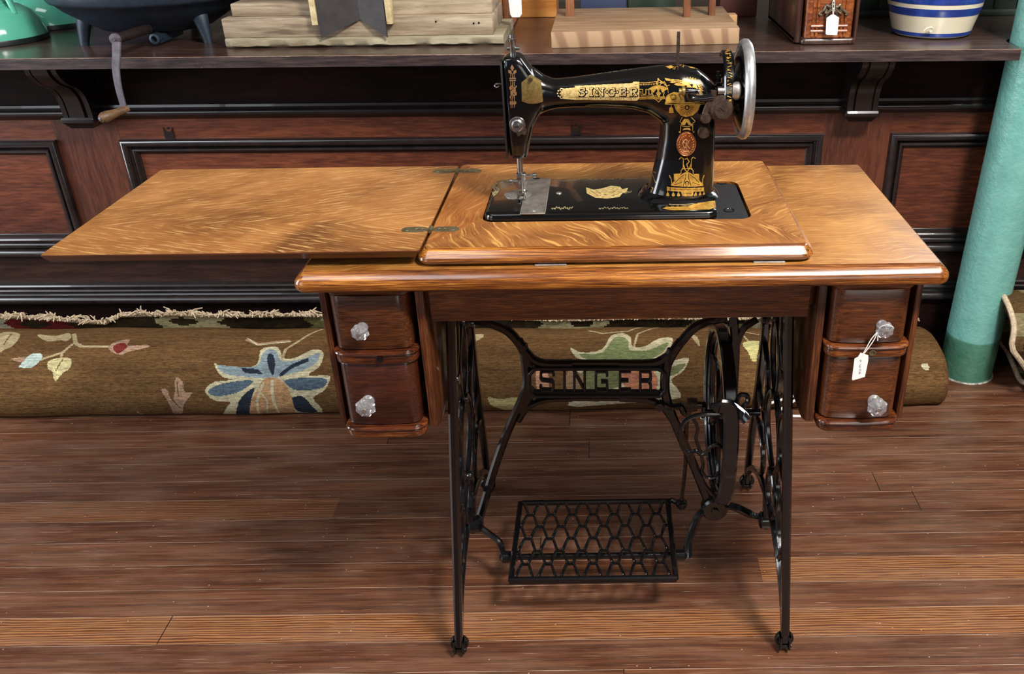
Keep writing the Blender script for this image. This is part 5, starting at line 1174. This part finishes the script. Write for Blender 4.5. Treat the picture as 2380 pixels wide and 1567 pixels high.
# blocks in the background
def blk(name, label, cat, x0, x1, y0, y1, z0, z1, m, bv=.003):
    b = B(); box(b, x0, x1, y0, y1, z0, z1, bv); o = obj(name, b, M[m] if isinstance(m, str) else m); o['label'] = label; o['category'] = cat; recentre(o); return o
blk('wooden_box', 'amber wooden box standing at the back behind the white tag', 'box', -.245, -.125, 1.49, 1.62, CT, CT+.16, 'amber')
ch = thing('wooden_cabinet', 'small light wooden cabinet with brown edge and foot behind the stepped base', 'cabinet', (-.33, 1.4, CT))
b = B(); box(b, -.42, -.253, 1.36, 1.5, CT+.012, CT+.28, .002); obj('cabinet_side', b, M['amber'], ch)
b = B(); box(b, -.258, -.244, 1.352, 1.5, CT+.004, CT+.28, .004); obj('edge_strip', b, M['stand_leg'], ch)
b = B(); slab(b, -.30, -.234, 1.335, 1.5, .006, [(0, CT), (.003, CT+.004), (.0, CT+.010), (-.004, CT+.012)]); obj('foot', b, M['stand_leg'], ch)
blk('painted_box', 'small dull blue box behind the plank stand legs', 'box', -.06, .065, 1.47, 1.55, CT, CT+.09, simple('dull_blue', srgb(52, 62, 92), .6))
blk('painted_box', 'small dark green box behind the plank stand legs', 'box', .07, .20, 1.48, 1.55, CT, CT+.09, simple('dull_green', srgb(44, 58, 46), .6))
blk('wooden_block', 'small peach and black block by the right end of the plank stand', 'block', .322, .345, 1.30, 1.34, CT, CT+.028, simple('peach', srgb(206, 160, 112), .6))
blk('leather_case', 'dark reddish case at the back right of the plank stand', 'case', .318, .42, 1.46, 1.56, CT, CT+.16, simple('redbrown', srgb(84, 46, 38), .5))
# tag with no visible knot above frame
tg, _ = price_tag('blank white tag hanging in front of the amber box', at(1196, -60, y=1.2), at(1196, -10, y=1.2), [at(x, y, y=1.2) for x, y in ((1184, -14), (1206, -14), (1212, 0), (1213, 32), (1208, 40), (1190, 40), (1186, 34), (1182, 0))])
# white string with frayed end, between kettle and pot
b = B(); y_ = 1.50
tube(b, cr([at(128, -20, y=y_), at(131, 4, y=y_), at(135, 14, y=y_), at(137, 22, y=y_)], 4), .0016, 6); tube(b, [at(134, 10, y=y_), at(140, 13, y=y_)], .0014, 6); tube(b, [at(131, 24, y=y_), at(137, 20, y=y_), at(142, 24, y=y_)], .0022, 6)
o = obj('white_string', b, M['string']); o['label'] = 'short frayed white string hanging between green kettle and iron pot'; o['category'] = 'string'; recentre(o)
# ornate drawer box
bx = thing('drawer_box', 'dark antique wooden drawer box with ornate metal pull on the counter', 'drawer box', (.51, 1.2, CT))
x0_, x1_, yf, yb = .442, .583, 1.030, 1.405
b = B(); box(b, x0_, x0_+.012, yf+.004, yb, CT+.004, CT+.30, .002); box(b, x1_-.008, x1_, yf+.004, yb, CT+.004, CT+.30, .002); box(b, x0_, x1_, yb-.01, yb, CT+.004, CT+.30); box(b, x0_, x1_, yf+.02, yb, CT+.003, CT+.012); obj('case', b, M['box_dark'], bx)
b = B(); slab(b, x0_+.012, x1_-.004, yf-.004, yf+.04, .010, [(-.003, CT), (0, CT+.002), (.001, CT+.008), (-.001, CT+.013), (-.004, CT+.015)]); obj('base_moulding', b, M['box_dark'], bx)
b = B(); pl = bow(x0_+.018, x1_-.012, yf, yf+.045, .012, 5, .001); loft(b, loops_of(pl, [(0, CT+.0155), (0, CT+.2)])); dw = obj('drawer', b, M['box_wood'], bx, sharp=35)
b = B()
for zz in (.030, .041): 
    tube(b, [(x0_+.032, yf-.002, CT+zz), (x1_-.026, yf-.002, CT+zz)], .0036, 8)
for xx in (x0_+.037, x0_+.046, x1_-.040, x1_-.031): tube(b, [(xx, yf-.001, CT+.018), (xx, yf-.001, CT+.19)], .0034, 8)
obj('reeding', b, M['box_wood'], dw)
b = B(); yp = yf-.006; g_ = lambda x, y: at(x, y, y=yp)
for s in (-1, 1):
    tube(b, cr([g_(1937+s*2, 8), g_(1937+s*9, 16), g_(1937+s*16, 12), g_(1937+s*20, 22), g_(1937+s*26, 26), g_(1937+s*32, 32), g_(1937+s*28, 35)], 5), [.002]*5+[.0032]*26, 8)
    tube(b, cr([g_(1937+s*4, 20), g_(1937+s*12, 28), g_(1937+s*18, 30), g_(1937+s*14, 22)], 5), .003, 8)
for q_ in ((1937, 12), (1937, 22), (1930, 17), (1944, 17), (1937, 5)): lathe(b, [(0, -.003), (.004, -.001), (.005, .002)], g_(*q_), 'y', 12)
obj('pull_plate', b, M['pull'], dw)
b = B(); cc2 = at(1933, 38, y=yf-.010); ringp = [cc2+Vector((.0115*math.cos(a), -.004*math.sin(a), .0135*math.sin(a))) for a in np.linspace(0, 2*PI, 24, endpoint=False)]; tube(b, ringp, .0024, 8, closed=True); obj('pull_ring', b, M['pull'], dw)
yy_ = yf-.018; h_ = lambda x, y: at(x, y, y=yy_)
price_tag('white price tag hanging on the ornate drawer pull on the counter', at(1938, -5, y=yf-.012), h_(1936, 40), [h_(x, y) for x, y in ((1932, 34), (1940, 34), (1950, 41), (1946, 80), (1944, 82), (1922, 81), (1919, 79), (1921, 42))])
# crock
ck2 = thing('stoneware_crock', 'cream stoneware crock with blue stripes at right end of counter', 'crock', (.795, 1.160, CT)); kc = Vector((.795, 1.160, CT))
prof_all = [(.0, .002), (.084, .001), (.089, .004), (.0915, .006), (.0935, .014), (.1065, .060), (.1085, .066), (.1105, .078), (.112, .084), (.114, .10), (.116, .17), (.110, .19), (.113, .195), (.104, .195), (.10, .18), (.09, .02), (0, .015)]
b = B(); lathe(b, prof_all, kc, 'z', 72); obj('crock_body', b, M['crock'], ck2)
def crad(z): return float(np.interp(z, [.006, .014, .060, .066, .078, .084, .10], [.0915, .0935, .1065, .1085, .1105, .112, .114]))
for zl in ((.0058, .0140), (.0520, .0690), (.0785, .104)):
    r0, r1 = crad(zl[0])+.0004, crad(zl[1])+.0004
    b = B(); zz_ = np.linspace(zl[0], zl[1], 6); lathe(b, [(r0-.001, zl[0])]+[(crad(z)+.0005, z) for z in zz_]+[(r1-.001, zl[1])], kc, 'z', 72); obj('blue_band', b, M['crock_blue'], ck2)
b = B(); pn = at(2158, 68, y=1.06); tube(b, cr([pn+Vector((-.010, .0, -.004)), pn+Vector((-.003, -.003, .003)), pn+Vector((.006, -.003, .004)), pn+Vector((.009, .0, -.003)), pn+Vector((.002, -.002, -.006))], 5), .0025, 8); obj('glaze_chip', b, M['crock'], ck2)
# dark green shelving behind
gs = thing('green_shelf_unit', 'dark green slatted cupboard standing on the right end of the counter', 'cupboard', (1.1, 1.45, CT))
b = B(); box(b, .60, 2.0, 1.43, 1.6, CT, CT+.30, .002); obj('cupboard_body', b, M['green_wall'], gs)
b = B()
for k in range(22): tube(b, [(.62+k*.062, 1.428, CT+.02), (.62+k*.062, 1.428, CT+.29)], .006, 8)
box(b, .60, 2.0, 1.418, 1.432, CT, CT+.016, .002); obj('slats', b, M['green_wall'], gs)
b = B(); box(b, -2.4, -1.28, 1.66, 1.68, CT, CT+.25); o = obj('back_panel', b, M['purple_dark'], smooth=False); o['label'] = 'dark purple panel behind the kettles at far left'; o['category'] = 'panel'; recentre(o)

# ------------------------------------------------------------------ white cord on the floor behind the stand
b = B(); tube(b, cr([Vector((.235, .80, .004)), at(1722, 980, y=.80), at(1735, 960, z=.02), at(1760, 952, z=.02), Vector((.33, .812, .006)), Vector((.36, .815, .015)), at(1868, 915, y=.812), Vector((.43, .808, .010)), Vector((.5, .80, .004))], 8), .0035, 8)
o = obj('cable', b, M['string']); o['label'] = 'white cable trailing on the floor in front of the rolled rug'; o['category'] = 'cable'; recentre(o)
bpy.context.view_layer.update()
